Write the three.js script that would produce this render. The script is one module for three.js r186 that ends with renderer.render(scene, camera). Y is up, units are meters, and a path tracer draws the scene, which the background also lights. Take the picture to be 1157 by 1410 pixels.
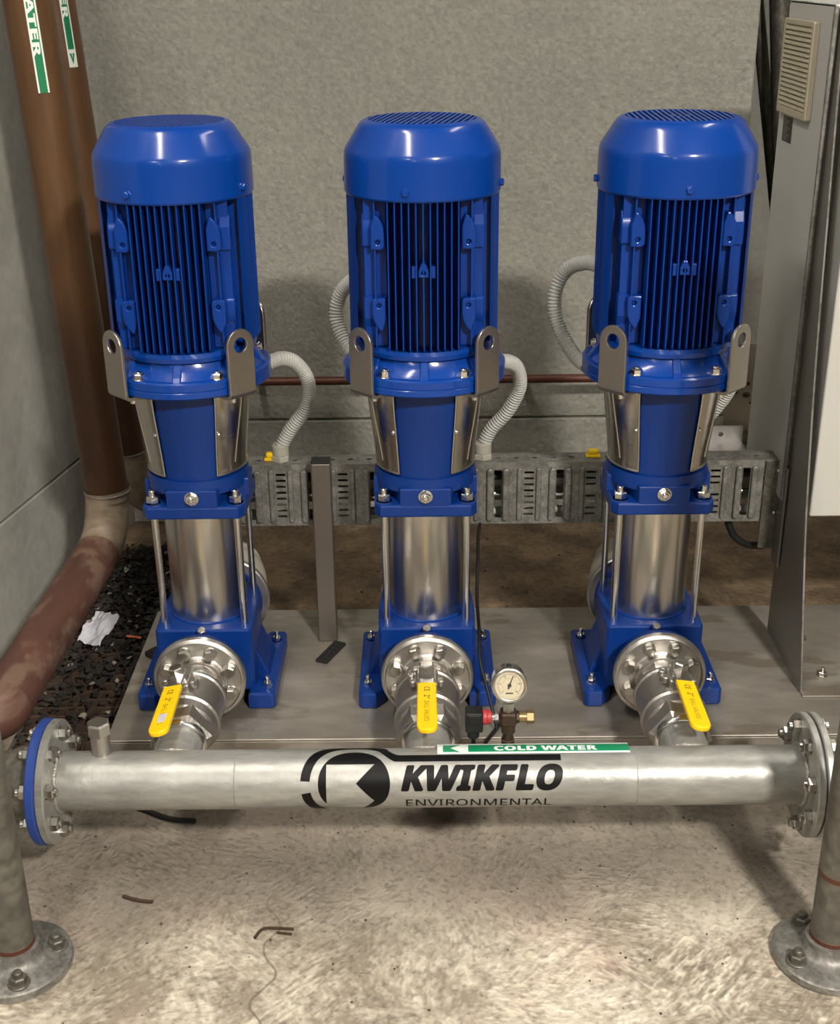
import * as THREE from 'three';
import { mergeGeometries } from 'three/addons/utils/BufferGeometryUtils.js';
import { RoundedBoxGeometry } from 'three/addons/geometries/RoundedBoxGeometry.js';
import { RectAreaLightUniformsLib } from 'three/addons/lights/RectAreaLightUniformsLib.js';

// ------------------------------------------------------------------ camera, light, exposure
// x to the right, y up from the floor, depth d ahead of the camera is z = -d
const scene = new THREE.Scene();
scene.background = new THREE.Color(0x000000);
const camera = new THREE.PerspectiveCamera(44.03, 1157 / 1410, 0.05, 40);
camera.position.set(-0.0034, 1.366, 0);
camera.up.set(0.009, 0.918, 0.398);
camera.lookAt(-0.0034 - 0.003, 1.366 - 0.398, -0.918);
const renderer = new THREE.WebGLRenderer({ antialias: true });
renderer.toneMapping = THREE.LinearToneMapping;
renderer.toneMappingExposure = 1.76;
renderer.shadowMap.enabled = true;
RectAreaLightUniformsLib.init();
// ceiling lamps: x, depth, width, length, strength
const LAMPS = [
  [-0.72, 1.0, 0.16, 1.2, 26, 'ceiling lamp above and in front of the left hand pump'],
  [1.4, 2.3, 0.16, 1.2, 5, 'ceiling lamp above the control cabinet'],
  [-2.3, 2.0, 0.16, 0.9, 5, 'ceiling lamp nearest the left wall'],
  [1.25, -1.3, 0.3, 0.3, 620, 'ceiling lamp close behind the camera on the right'],
  [-1.5, -1.6, 0.3, 0.3, 75, 'ceiling lamp close behind the camera on the left'],
  [2.3, -5.0, 0.3, 1.2, 14, 'ceiling lamp far behind the camera on the right'],
  [-1.5, -5.2, 0.3, 1.2, 14, 'ceiling lamp far behind the camera on the left'],
];
const LAMP_COLOR = 0xfff7ec, LAMP_Y = 3.05;

// ------------------------------------------------------------------ helpers
const V = (x, y, z) => new THREE.Vector3(x, y, z), PI = Math.PI, rad = (a) => a * PI / 180;
let seed = 7;
const rnd = () => { seed = (seed + 0x6d2b79f5) | 0; let t = Math.imul(seed ^ (seed >>> 15), 1 | seed); t = (t + Math.imul(t ^ (t >>> 7), 61 | t)) ^ t; return ((t ^ (t >>> 14)) >>> 0) / 4294967296; };
const rr = (a, b) => a + (b - a) * rnd();
const taken = new Map();
function numbered(name) { const n = taken.get(name) || 0; taken.set(name, n + 1); return n ? name + '_' + String(n).padStart(3, '0') : name; }
function boxUV(g) {
  const p = g.attributes.position, n = g.attributes.normal, uv = new Float32Array(p.count * 2);
  for (let i = 0; i < p.count; i += 3) {
    let ax = 0, ay = 0, az = 0;
    for (let k = 0; k < 3; k++) { ax += Math.abs(n.getX(i + k)); ay += Math.abs(n.getY(i + k)); az += Math.abs(n.getZ(i + k)); }
    for (let k = 0; k < 3; k++) {
      const x = p.getX(i + k), y = p.getY(i + k), z = p.getZ(i + k), o = (i + k) * 2;
      if (ay >= ax && ay >= az) { uv[o] = x; uv[o + 1] = z; } else if (ax >= az) { uv[o] = z; uv[o + 1] = y; } else { uv[o] = x; uv[o + 1] = y; }
    }
  }
  g.setAttribute('uv', new THREE.BufferAttribute(uv, 2));
  return g;
}
function clean(g) { if (g.index) g = g.toNonIndexed(); for (const k of Object.keys(g.attributes)) if (!['position', 'normal', 'uv'].includes(k)) g.deleteAttribute(k); return g; }
const merge = (list) => { const l = list.map((g) => clean(g)); for (const g of l) if (!g.attributes.uv) boxUV(g); return l.length === 1 ? l[0] : mergeGeometries(l); };
const at = (g, x, y, z) => g.translate(x, y, z);
function obj(name, geos, material, parent = scene, keepUV = false) {
  let g = merge(Array.isArray(geos) ? geos : [geos]);
  if (!keepUV) boxUV(g);
  const m = new THREE.Mesh(g, material);
  m.name = parent === scene ? numbered(name) : name;
  m.castShadow = m.receiveShadow = true;
  parent.add(m);
  return m;
}
const shared = (name, geo, material, parent) => { const m = new THREE.Mesh(geo, material); m.name = name; m.castShadow = m.receiveShadow = true; parent.add(m); return m; };
function tag(o, label, category, group) { o.userData.label = label; o.userData.category = category; if (group) o.userData.group = group; return o; }
function thing(name, label, category, pos = [0, 0, 0], group) {
  const o = new THREE.Group(); o.name = numbered(name); o.position.set(...pos); scene.add(o);
  return tag(o, label, category, group);
}
function struct(name, geos, material, keepUV) { const m = obj(name, geos, material, scene, keepUV); m.userData.kind = 'structure'; return m; }
const stuff = (m) => { m.userData.kind = 'stuff'; return m; };
const box = (w, h, d, r = 0.002, seg = 2) => r ? new RoundedBoxGeometry(w, h, d, seg, Math.min(r, w / 2.01, h / 2.01, d / 2.01)) : new THREE.BoxGeometry(w, h, d);
const boxAt = (x0, x1, y0, y1, z0, z1, r = 0.002) => at(box(x1 - x0, y1 - y0, z1 - z0, r), (x0 + x1) / 2, (y0 + y1) / 2, (z0 + z1) / 2);
// a lathe about y from [radius, y] points; sharp corners kept by doubling points
function lathe(pts, seg = 64, p0 = 0, p1 = 2 * PI) {
  const out = [];
  pts.forEach((p, i) => { out.push(new THREE.Vector2(Math.max(p[0], 1e-5), p[1])); });
  const parts = [];
  for (let i = 0; i + 1 < out.length; i++) parts.push(out[i].clone());
  return flatLathe(out, seg, p0, p1, pts.map((p) => p[2]));
}
// each segment gets its own normals unless a point is flagged smooth (third entry 1)
function flatLathe(pts, seg, p0, p1, smooth) {
  const runs = []; let run = [pts[0]];
  for (let i = 1; i < pts.length; i++) { run.push(pts[i]); if (!smooth[i] || i === pts.length - 1) { runs.push(run); run = [pts[i]]; } }
  return merge(runs.map((r) => new THREE.LatheGeometry(r, seg, p0, p1)));
}
const cyl = (r, y0, y1, seg = 24, c = 0.0012) => { c = Math.min(c, r * 0.4, (y1 - y0) * 0.4); return lathe([[0, y0], [r - c, y0], [r, y0 + c], [r, y1 - c], [r - c, y1], [0, y1]], seg); };
// hexagon prism about y, across-corner radius r, chamfered top
function hex(r, y0, y1) {
  const c = Math.min(r * 0.14, (y1 - y0) * 0.3);
  return lathe([[0, y0], [r, y0], [r, y1 - c], [r - c, y1], [0, y1]], 6).toNonIndexed ? hexFlat(r, y0, y1, c) : null;
}
function hexFlat(r, y0, y1, c) {
  const g = clean(lathe([[0, y0], [r, y0], [r, y1 - c], [r - c * 1.2, y1], [0, y1]], 6));
  g.computeVertexNormals();
  return g;
}
const toZ = (g) => g.rotateX(PI / 2);            // y axis -> +z
const toX = (g) => g.rotateZ(-PI / 2);           // y axis -> +x
function extrude(shape, depth, bevel = 0, seg = 12) {
  return new THREE.ExtrudeGeometry(shape, { depth: depth - 2 * bevel, bevelEnabled: bevel > 0, bevelSize: bevel, bevelThickness: bevel, bevelOffset: -bevel, bevelSegments: 2, curveSegments: seg }).translate(0, 0, bevel);
}
function poly(pts) { const s = new THREE.Shape(); pts.forEach((p, i) => i ? s.lineTo(...p) : s.moveTo(...p)); s.closePath(); return s; }
function roundRect(x0, y0, x1, y1, r) {
  const s = new THREE.Shape();
  s.moveTo(x0 + r, y0); s.lineTo(x1 - r, y0); s.absarc(x1 - r, y0 + r, r, -PI / 2, 0); s.lineTo(x1, y1 - r); s.absarc(x1 - r, y1 - r, r, 0, PI / 2);
  s.lineTo(x0 + r, y1); s.absarc(x0 + r, y1 - r, r, PI / 2, PI); s.lineTo(x0, y0 + r); s.absarc(x0 + r, y0 + r, r, PI, 1.5 * PI);
  return s;
}
function hole(shape, x, y, r) { const h = new THREE.Path(); h.absarc(x, y, r, 0, 2 * PI, true); shape.holes.push(h); return shape; }
function rectHole(shape, x0, y0, x1, y1) { const h = new THREE.Path(); h.moveTo(x0, y0); h.lineTo(x0, y1); h.lineTo(x1, y1); h.lineTo(x1, y0); h.closePath(); shape.holes.push(h); return shape; }
const tube = (pts, r, n = 60, rs = 12) => new THREE.TubeGeometry(new THREE.CatmullRomCurve3(pts), n, r, rs);
// pipe about a polyline curve with uv in metres (u around, v along)
function sweep(curve, n, rs, radiusAt) {
  const f = curve.computeFrenetFrames(n, false), L = curve.getLength(), pos = [], nor = [], uv = [], idx = [];
  for (let i = 0; i <= n; i++) {
    const t = i / n, p = curve.getPointAt(t), r = radiusAt(t, t * L), dr = (radiusAt(Math.min(1, t + 1e-4), 0) - radiusAt(Math.max(0, t - 1e-4), 0)) / (2e-4 * L);
    for (let j = 0; j <= rs; j++) {
      const a = j / rs * 2 * PI, N = f.normals[i].clone().multiplyScalar(Math.cos(a)).addScaledVector(f.binormals[i], Math.sin(a));
      pos.push(p.x + N.x * r, p.y + N.y * r, p.z + N.z * r);
      const q = N.clone().addScaledVector(f.tangents[i], -dr).normalize(); nor.push(q.x, q.y, q.z);
      uv.push(j / rs * 2 * PI * 0.045, t * L);
    }
  }
  for (let i = 0; i < n; i++) for (let j = 0; j < rs; j++) { const a = i * (rs + 1) + j, b = a + rs + 1; idx.push(a, a + 1, b, b, a + 1, b + 1); }
  const g = new THREE.BufferGeometry();
  g.setAttribute('position', new THREE.Float32BufferAttribute(pos, 3)); g.setAttribute('normal', new THREE.Float32BufferAttribute(nor, 3)); g.setAttribute('uv', new THREE.Float32BufferAttribute(uv, 2)); g.setIndex(idx);
  return g;
}

// ------------------------------------------------------------------ noise and textures
const P = new Uint16Array(65536); for (let i = 0; i < 65536; i++) P[i] = Math.floor(rnd() * 65536);
const lat = (x, y, per, s) => P[(P[((x % per) + per) % per + s * 131 & 65535] + ((y % per) + per) % per * 7 + s) & 65535] / 65535;
function vnoise(x, y, per, s) {
  const xi = Math.floor(x), yi = Math.floor(y), fx = x - xi, fy = y - yi, u = fx * fx * (3 - 2 * fx), v = fy * fy * (3 - 2 * fy);
  const a = lat(xi, yi, per, s), b = lat(xi + 1, yi, per, s), c = lat(xi, yi + 1, per, s), d = lat(xi + 1, yi + 1, per, s);
  return a + (b - a) * u + (c - a) * v + (a - b - c + d) * u * v;
}
// tileable fbm on the unit square
function fbm(u, v, f, oct, s) { let a = 0.5, t = 0, w = 0; for (let o = 0; o < oct; o++) { t += a * vnoise(u * f, v * f, f, s + o * 17); w += a; a *= 0.55; f *= 2; } return t / w; }
const clamp = (x, a = 0, b = 1) => Math.min(b, Math.max(a, x)), mix = (a, b, t) => a + (b - a) * t, smooth = (a, b, x) => { const t = clamp((x - a) / (b - a)); return t * t * (3 - 2 * t); };
function dataTex(w, h, fn, repeatX, repeatY, srgb = true) {
  const d = new Uint8Array(w * h * 4);
  for (let y = 0; y < h; y++) for (let x = 0; x < w; x++) { const c = fn((x + 0.5) / w, (y + 0.5) / h), o = (y * w + x) * 4; d[o] = clamp(c[0], 0, 255); d[o + 1] = clamp(c[1], 0, 255); d[o + 2] = clamp(c[2], 0, 255); d[o + 3] = c[3] ?? 255; }
  const t = new THREE.DataTexture(d, w, h, THREE.RGBAFormat);
  t.wrapS = t.wrapT = THREE.RepeatWrapping; t.magFilter = THREE.LinearFilter; t.minFilter = THREE.LinearMipmapLinearFilter; t.generateMipmaps = true;
  t.repeat.set(repeatX, repeatY); if (srgb) t.colorSpace = THREE.SRGBColorSpace; t.needsUpdate = true;
  return t;
}
const grey = (v) => [v, v, v];
const hexc = (h) => [(h >> 16) & 255, (h >> 8) & 255, h & 255];
const mixc = (a, b, t) => [mix(a[0], b[0], t), mix(a[1], b[1], t), mix(a[2], b[2], t)];
const again = (t, x, y) => { const c = t.clone(); c.repeat.set(x, y); c.needsUpdate = true; return c; };

const fineNoise = dataTex(512, 512, (u, v) => grey(255 * fbm(u, v, 24, 5, 3)), 2, 2, false);
const smudge = dataTex(512, 512, (u, v) => grey(255 * clamp(0.30 + 0.55 * (fbm(u, v, 6, 5, 11) - 0.32))), 2.2, 2.2, false);
const orangePeel = dataTex(256, 256, (u, v) => grey(255 * fbm(u, v, 20, 3, 21)), 6, 6, false);
const brushed = dataTex(256, 512, (u, v) => grey(255 * (0.5 * fbm(u, v, 64, 2, 31) + 0.5 * vnoise(u * 128, v * 4, 128, 5))), 4, 1, false);

// ------------------------------------------------------------------ materials
const M = {};
const std = (o) => new THREE.MeshStandardMaterial(o), phy = (o) => new THREE.MeshPhysicalMaterial(o);
M.blue = phy({ color: new THREE.Color().setRGB(0.0008, 0.043, 0.275), roughness: 0.40, specularIntensity: 0.35, clearcoat: 0.6, clearcoatRoughness: 0.15, bumpMap: orangePeel, bumpScale: 0.00012 });
M.blueCast = phy({ color: new THREE.Color().setRGB(0.0008, 0.029, 0.185), roughness: 0.45, specularIntensity: 0.4, clearcoat: 0.4, clearcoatRoughness: 0.26, bumpMap: again(fineNoise, 5, 5), bumpScale: 0.0006 });
M.blueFin = phy({ color: new THREE.Color().setRGB(0.0007, 0.035, 0.235), roughness: 0.5, specularIntensity: 0.25, clearcoat: 0.3, clearcoatRoughness: 0.2, bumpMap: again(orangePeel, 6, 6), bumpScale: 0.00012 });
M.steel = std({ color: new THREE.Color().setRGB(0.60, 0.58, 0.545), metalness: 1, roughness: 1, roughnessMap: smudge, bumpMap: again(fineNoise, 4, 4), bumpScale: 0.0001 });
M.sleeve = phy({ color: new THREE.Color().setRGB(0.61, 0.59, 0.555), metalness: 1, roughness: 0.27, bumpMap: again(brushed, 4, 1), bumpScale: 0.00005 });
M.guard = std({ color: new THREE.Color().setRGB(0.56, 0.53, 0.485), metalness: 1, roughness: 0.2, bumpMap: again(fineNoise, 2, 2), bumpScale: 0.0005 });
M.castSteel = std({ color: new THREE.Color().setRGB(0.50, 0.475, 0.44), metalness: 1, roughness: 0.44, bumpMap: again(fineNoise, 8, 8), bumpScale: 0.0006 });
M.zinc = std({ color: new THREE.Color().setRGB(0.72, 0.72, 0.70), metalness: 1, roughness: 0.22 });
M.nut = std({ color: new THREE.Color().setRGB(0.56, 0.54, 0.50), metalness: 1, roughness: 0.3 });
M.lug = std({ color: new THREE.Color().setRGB(0.46, 0.43, 0.39), metalness: 1, roughness: 0.36, bumpMap: again(fineNoise, 6, 6), bumpScale: 0.0003 });
const pipeTone = dataTex(1024, 256, (u, v) => { const n = fbm(u, v, 8, 5, 41), m = fbm(u, v, 40, 4, 47); const k = 168 + 60 * (n - 0.5) + 36 * (m - 0.5); return [k, k, k * 0.985]; }, 0.8, 3);
M.manifold = std({ color: 0xf2f2ee, map: pipeTone, metalness: 0.45, roughness: 0.42, bumpMap: again(fineNoise, 3, 3), bumpScale: 0.0008 });
const galvTone = dataTex(512, 512, (u, v) => { const n = fbm(u, v, 10, 5, 51), m = fbm(u, v, 60, 3, 57), k = 128 + 70 * (n - 0.5) + 50 * (m - 0.5); return [k, k * 0.985, k * 0.94]; }, 3, 3);
M.galv = std({ color: 0xffffff, map: galvTone, metalness: 0.55, roughness: 0.48, bumpMap: again(fineNoise, 4, 4), bumpScale: 0.0006 });
M.pipeGrey = std({ color: 0xd8d6ce, map: again(galvTone, 1.2, 1.2), metalness: 0.35, roughness: 0.5, bumpMap: again(fineNoise, 4, 4), bumpScale: 0.0004 });
M.galvDark = std({ color: 0xc8c5bd, map: again(galvTone, 3, 3), metalness: 0.5, roughness: 0.52, bumpMap: again(fineNoise, 4, 4), bumpScale: 0.0008 });
M.tray = std({ color: 0xf4f6f6, map: again(galvTone, 6, 6), metalness: 0.3, roughness: 0.46 });
M.yellow = std({ color: new THREE.Color().setRGB(0.85, 0.56, 0.004), roughness: 0.42 });
M.black = std({ color: 0x0c0c0c, roughness: 0.6 });
M.rubber = std({ color: 0x161514, roughness: 0.8, bumpMap: again(fineNoise, 10, 10), bumpScale: 0.0006 });
M.hole = std({ color: 0x050506, roughness: 0.9 });
M.conduit = std({ color: 0xb4b5b0, roughness: 0.5 });
M.gland = std({ color: 0xa9a699, roughness: 0.55 });
M.copper = std({ color: 0x5a3426, roughness: 0.5, metalness: 0.25, bumpMap: fineNoise, bumpScale: 0.0006 });
M.weld = std({ color: 0xb7b4ac, metalness: 0.7, roughness: 0.4, bumpMap: again(fineNoise, 20, 20), bumpScale: 0.002 });
M.gasket = std({ color: new THREE.Color().setRGB(0.018, 0.055, 0.27), roughness: 0.5 });
M.brass = std({ color: 0xa58a66, metalness: 0.8, roughness: 0.38 });
M.bronze = std({ color: 0x4a3a30, metalness: 0.6, roughness: 0.5, bumpMap: again(fineNoise, 20, 20), bumpScale: 0.0006 });
M.red = std({ color: 0xa8323a, roughness: 0.45 });
M.louver = std({ color: 0xb9b19a, roughness: 0.6 });
M.cabinet = std({ color: 0xc6c6c2, roughness: 0.5, metalness: 0.15, bumpMap: again(orangePeel, 4, 4), bumpScale: 0.0001 });
M.door = std({ color: 0xc4c4be, roughness: 0.5, metalness: 0.1 });
M.legSteel = std({ color: new THREE.Color().setRGB(0.30, 0.29, 0.275), metalness: 0.8, roughness: 0.42, bumpMap: again(brushed, 2, 0.5), bumpScale: 0.0001 });
M.postSteel = std({ color: new THREE.Color().setRGB(0.17, 0.15, 0.13), metalness: 0.7, roughness: 0.45 });
M.block = std({ color: 0x958a75, roughness: 0.9, bumpMap: again(fineNoise, 3, 3), bumpScale: 0.003 });
M.grate = std({ color: 0x4a3b31, roughness: 0.7, metalness: 0.3 });
M.wood = std({ color: 0x3d2a1c, roughness: 0.9 });
M.paper = std({ color: 0xb9b9c0, roughness: 0.9, side: THREE.DoubleSide });
M.orange = std({ color: 0xb0573a, roughness: 0.8, side: THREE.DoubleSide });
const plateTone = dataTex(1024, 512, (u, v) => {
  const n = fbm(u, v, 5, 6, 61), m = fbm(u, v, 30, 4, 67); let c = mixc([138, 132, 123], [180, 174, 164], clamp(0.5 + 1.6 * (n - 0.5) + 0.5 * (m - 0.5)));
  const st = smooth(0.62, 0.72, fbm(u, v, 9, 5, 71)); return mixc(c, [112, 100, 82], st * 0.4);
}, 0.75, 1.9);
const plateRough = dataTex(512, 256, (u, v) => grey(255 * clamp(0.42 + 0.5 * (fbm(u, v, 8, 5, 77) - 0.4))), 0.75, 1.9, false);
M.plate = std({ color: 0xffffff, map: plateTone, metalness: 0.6, roughness: 1, roughnessMap: plateRough, bumpMap: again(fineNoise, 3, 3), bumpScale: 0.0006 });

const wallTone = dataTex(1024, 1024, (u, v) => {
  const n = fbm(u, v, 4, 6, 81), m = fbm(u, v, 150, 3, 87), k = 0.97 + 0.14 * (n - 0.5) + 0.19 * (m - 0.5);
  return [149 * k, 148 * k, 139 * k];
}, 0.8, 0.8);
const wallBump = dataTex(1024, 1024, (u, v) => grey(255 * (0.75 * fbm(u, v, 130, 3, 91) + 0.25 * fbm(u, v, 20, 4, 97))), 0.8, 0.8, false);
M.wall = std({ color: 0xffffff, map: wallTone, roughness: 0.92, bumpMap: wallBump, bumpScale: 0.0035 });
const smoothWall = dataTex(1024, 1024, (u, v) => {
  const n = fbm(u, v, 5, 6, 101), m = fbm(u, v, 70, 3, 107), k = 0.92 + 0.22 * (n - 0.5) + 0.1 * (m - 0.5), pit = smooth(0.66, 0.74, fbm(u, v, 60, 2, 111))* 0;
  return [172 * k, 171 * k, 163 * k];
}, 0.9, 0.9);
M.wallSmooth = std({ color: 0xffffff, map: smoothWall, roughness: 0.85, bumpMap: again(fineNoise, 1, 1), bumpScale: 0.0015 });
M.plaster = std({ color: 0x4c4a45, roughness: 0.9 });
M.darkWall = std({ color: 0x4a4844, roughness: 0.9 });

// the concrete floor in front and behind, x -1.6 .. 1.6, depth 0.9 .. 4.1
const FX0 = -1.05, FW = 2.2, FD0 = 1.15;
const floorHeight = (u, v) => {
  let t = 0, w = 0;
  for (let k = 0; k < 6; k++) {
    const a = 0.3 + k * PI / 6, c = Math.max(0, fbm(u, v, 15, 3, 121 + k * 7) - 0.36) ** 2 + 1e-4, x = u * Math.cos(a) + v * Math.sin(a) + 9, y = v * Math.cos(a) - u * Math.sin(a) + 9;
    t += c * (0.62 * vnoise(x * 150, y * 430, 65536, 133 + k) + 0.38 * vnoise(x * 300, y * 800, 65536, 143 + k)); w += c;
  }
  return clamp(0.5 + 1.5 * (t / w - 0.5)) * 0.62 + 0.38 * fbm(u, v, 130, 3, 137);
};
const heights = new Float32Array(2048 * 2048);
for (let y = 0; y < 2048; y++) for (let x = 0; x < 2048; x++) heights[y * 2048 + x] = floorHeight((x + 0.5) / 2048, (y + 0.5) / 2048);
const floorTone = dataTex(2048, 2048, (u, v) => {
  const x = FX0 + u * FW, d = FD0 + v * FW, h = heights[Math.min(2047, v * 2048 | 0) * 2048 + Math.min(2047, u * 2048 | 0)];
  const big = fbm(u, v, 9, 5, 141), pink = smooth(0.5, 0.66, fbm(u, v, 7, 4, 147)), fleck = fbm(u, v, 300, 2, 151), mid = fbm(u, v, 28, 4, 157);
  let c = mixc([138, 128, 112], [216, 208, 190], clamp(0.5 + 1.6 * (big - 0.5) + 1.7 * (h - 0.5) + 0.9 * (mid - 0.5)));
  c = mixc(c, [188, 160, 146], pink * 0.38);
  // trodden, greyer strip along the pipework, darkened to paint in shade under the manifold
  const worn = smooth(1.42, 1.66, d + 0.18 * (fbm(u, v, 12, 4, 161) - 0.5));  // one mask for both the wear and the painted shade
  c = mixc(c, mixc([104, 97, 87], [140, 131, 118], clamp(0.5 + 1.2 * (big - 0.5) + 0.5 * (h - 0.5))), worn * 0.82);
  // brown dirt behind the base plate and along the trench
  const dirt = smooth(1.95, 2.3, d);
  c = mixc(c, mixc([82, 68, 52], [134, 114, 88], clamp(0.5 + 1.6 * (mid - 0.5) + (h - 0.5))), dirt);
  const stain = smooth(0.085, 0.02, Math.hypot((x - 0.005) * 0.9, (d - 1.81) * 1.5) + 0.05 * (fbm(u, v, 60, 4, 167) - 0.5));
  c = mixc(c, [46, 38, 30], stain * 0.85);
  const cr = Math.abs(x + 0.245 + 0.012 * Math.sin(d * 60) + 0.02 * (fbm(u, v, 40, 3, 177) - 0.5)); if (d < 1.62 && d > 1.3) c = mixc(c, [96, 86, 72], smooth(0.003, 0.0008, cr) * 0.6);
  return mixc(c, c.map((k) => k * 0.72), smooth(0.55, 0.8, fleck) * 0.5);
}, 1 / FW, 1 / FW);
floorTone.offset.set(-FX0 / FW, -FD0 / FW);
const floorBump = dataTex(2048, 2048, (u, v) => grey(255 * heights[Math.min(2047, v * 2048 | 0) * 2048 + Math.min(2047, u * 2048 | 0)]), 1 / FW, 1 / FW, false);
floorBump.offset.set(-FX0 / FW, -FD0 / FW);
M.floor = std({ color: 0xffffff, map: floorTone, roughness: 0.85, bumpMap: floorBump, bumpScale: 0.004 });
M.floorFar = std({ color: 0x8d8271, roughness: 0.9, bumpMap: again(fineNoise, 0.7, 0.7), bumpScale: 0.004 });

// brown painted pipe: v metres along from the bottom of the bend
function rustTone(rust, dustTop) {
  return dataTex(256, 1024, (u, v) => {
    const y = v * 2, n = fbm(u, v, 10, 5, 181), m = fbm(u, v, 50, 3, 187);
    let c = mixc([80, 56, 35], [106, 76, 49], clamp(0.5 + 1.4 * (n - 0.5)));
    if (y > dustTop - 0.25) c = mixc(c, [58, 36, 22], smooth(dustTop - 0.22, dustTop - 0.02, y + 0.1 * (n - 0.5)) * rust);
    return c.map((k) => k * (0.94 + 0.14 * m));
  }, 3.5, 0.5);
}
M.brownPipe = std({ color: 0xffffff, map: rustTone(0.8, 1.16), roughness: 0.38, metalness: 0.1, bumpMap: again(fineNoise, 2, 2), bumpScale: 0.0004 });
M.dusty = std({ color: 0xffffff, map: dataTex(256, 256, (u, v) => mixc([104, 88, 72], [142, 130, 112], clamp(0.5 + 2 * (fbm(u, v, 6, 5, 191) - 0.5))), 4, 4), roughness: 0.9, bumpMap: again(fineNoise, 3, 3), bumpScale: 0.001 });
M.redPipe = std({ color: 0xffffff, map: dataTex(512, 512, (u, v) => { const n = fbm(u, v, 5, 5, 201), d = smooth(0.48, 0.66, fbm(u, v, 8, 5, 207)); return mixc(mixc([70, 45, 37], [92, 60, 49], clamp(0.5 + 2 * (n - 0.5))), [128, 112, 94], d * 0.55); }, 3, 1.5), roughness: 0.62, bumpMap: again(fineNoise, 3, 3), bumpScale: 0.0008 });

function canvasTex(w, h, draw) {
  const c = document.createElement('canvas'); c.width = w; c.height = h; draw(c.getContext('2d'), w, h);
  const t = new THREE.CanvasTexture(c); t.colorSpace = THREE.SRGBColorSpace; t.anisotropy = 8; return t;
}
// ------------------------------------------------------------------ the room
const bp = 0.1;                                   // top of the base plate
const TRX0 = -0.80, TRX1 = -0.592, TRD0 = 1.885, TRD1 = 2.95;   // drain trench
const slab = (x0, x1, d0, d1) => boxAt(x0, x1, -0.15, 0, -d1, -d0, 0);
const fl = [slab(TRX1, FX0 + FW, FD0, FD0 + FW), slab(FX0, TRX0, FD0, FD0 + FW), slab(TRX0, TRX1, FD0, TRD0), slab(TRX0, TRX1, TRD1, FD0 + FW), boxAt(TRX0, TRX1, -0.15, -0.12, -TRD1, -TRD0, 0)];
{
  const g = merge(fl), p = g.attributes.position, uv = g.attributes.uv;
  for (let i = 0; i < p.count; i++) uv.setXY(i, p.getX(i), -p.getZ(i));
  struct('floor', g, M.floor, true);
}
struct('floor', [slab(-4, FX0, -7, 5), slab(FX0 + FW, 4, -7, 5), slab(FX0, FX0 + FW, -7, FD0), slab(FX0, FX0 + FW, FD0 + FW, 5)], M.floorFar);
// back wall of cast panels with a recessed joint, right end at x 0.775
const WD = 3.1, JY = 0.285;
{
  const g = [boxAt(-1.1, 0.775, JY + 0.003, 3.2, -WD - 0.16, -WD, 0.004), boxAt(-1.1, 0.775, 0, JY - 0.003, -WD - 0.16, -WD, 0.004), boxAt(-1.1, 0.77, JY - 0.02, JY + 0.02, -WD - 0.15, -WD - 0.012, 0)];
  struct('wall_back', g, M.wall);
}
{ // left wall, turned 10.7 degrees
  const len = 1.95, g = [boxAt(0, len, JY + 0.002, 3.2, -0.16, 0, 0.004), boxAt(0, len, 0, JY - 0.002, -0.16, 0, 0.004), boxAt(0, len, JY - 0.02, JY + 0.02, -0.148, -0.012, 0)];
  const m = struct('wall_left', g, M.wallSmooth);
  m.position.set(-0.775, 0, -WD);
  const dir = V(-0.365, 0, 1.9).normalize(), inward = V(1.9, 0, 0.365).normalize();
  m.quaternion.setFromRotationMatrix(new THREE.Matrix4().makeBasis(dir, V(0, 1, 0), dir.clone().cross(V(0, 1, 0))));
  if (dir.clone().cross(V(0, 1, 0)).dot(inward) < 0) { m.geometry.translate(0, 0, 0.16); }
}
struct('wall_left', [boxAt(-4, -3.84, 0, 3.2, -5, 7, 0), boxAt(-4, -1.0, 0, 3.2, -WD - 0.16, -WD, 0)], M.plaster);
struct('wall_right', [boxAt(3.84, 4, 0, 3.2, -5, 7, 0), boxAt(0.6, 0.76, 0, 3.2, -5, -WD - 0.16, 0)], M.plaster);
struct('wall_far', boxAt(0.6, 4, 0, 3.2, -4.9, -4.75, 0), M.wallSmooth);
struct('wall_front', boxAt(-4, 4, 0, 3.2, 6.85, 7, 0), M.darkWall);
struct('ceiling', boxAt(-4, 4, 3.2, 3.35, -5, 7, 0), M.plaster);

// ceiling lamps
const glow = new THREE.MeshStandardMaterial({ color: 0xffffff, emissive: LAMP_COLOR, emissiveIntensity: 12 });
LAMPS.forEach(([x, d, w, l, s, label]) => {
  const t = thing('ceiling_lamp', label, 'lamp', [x, LAMP_Y, -d]);
  obj('housing', boxAt(-w / 2 - 0.02, w / 2 + 0.02, 0.012, 0.15, -l / 2 - 0.02, l / 2 + 0.02, 0.006), M.door, t);
  const g = obj('lamp_diffuser', boxAt(-w / 2, w / 2, 0, 0.012, -l / 2, l / 2, 0.002), glow, t); g.castShadow = false;
  const L = new THREE.RectAreaLight(LAMP_COLOR, s, w, l);
  L.position.set(x, LAMP_Y - 0.004, -d); L.rotation.x = -PI / 2; scene.add(L);
});

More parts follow.
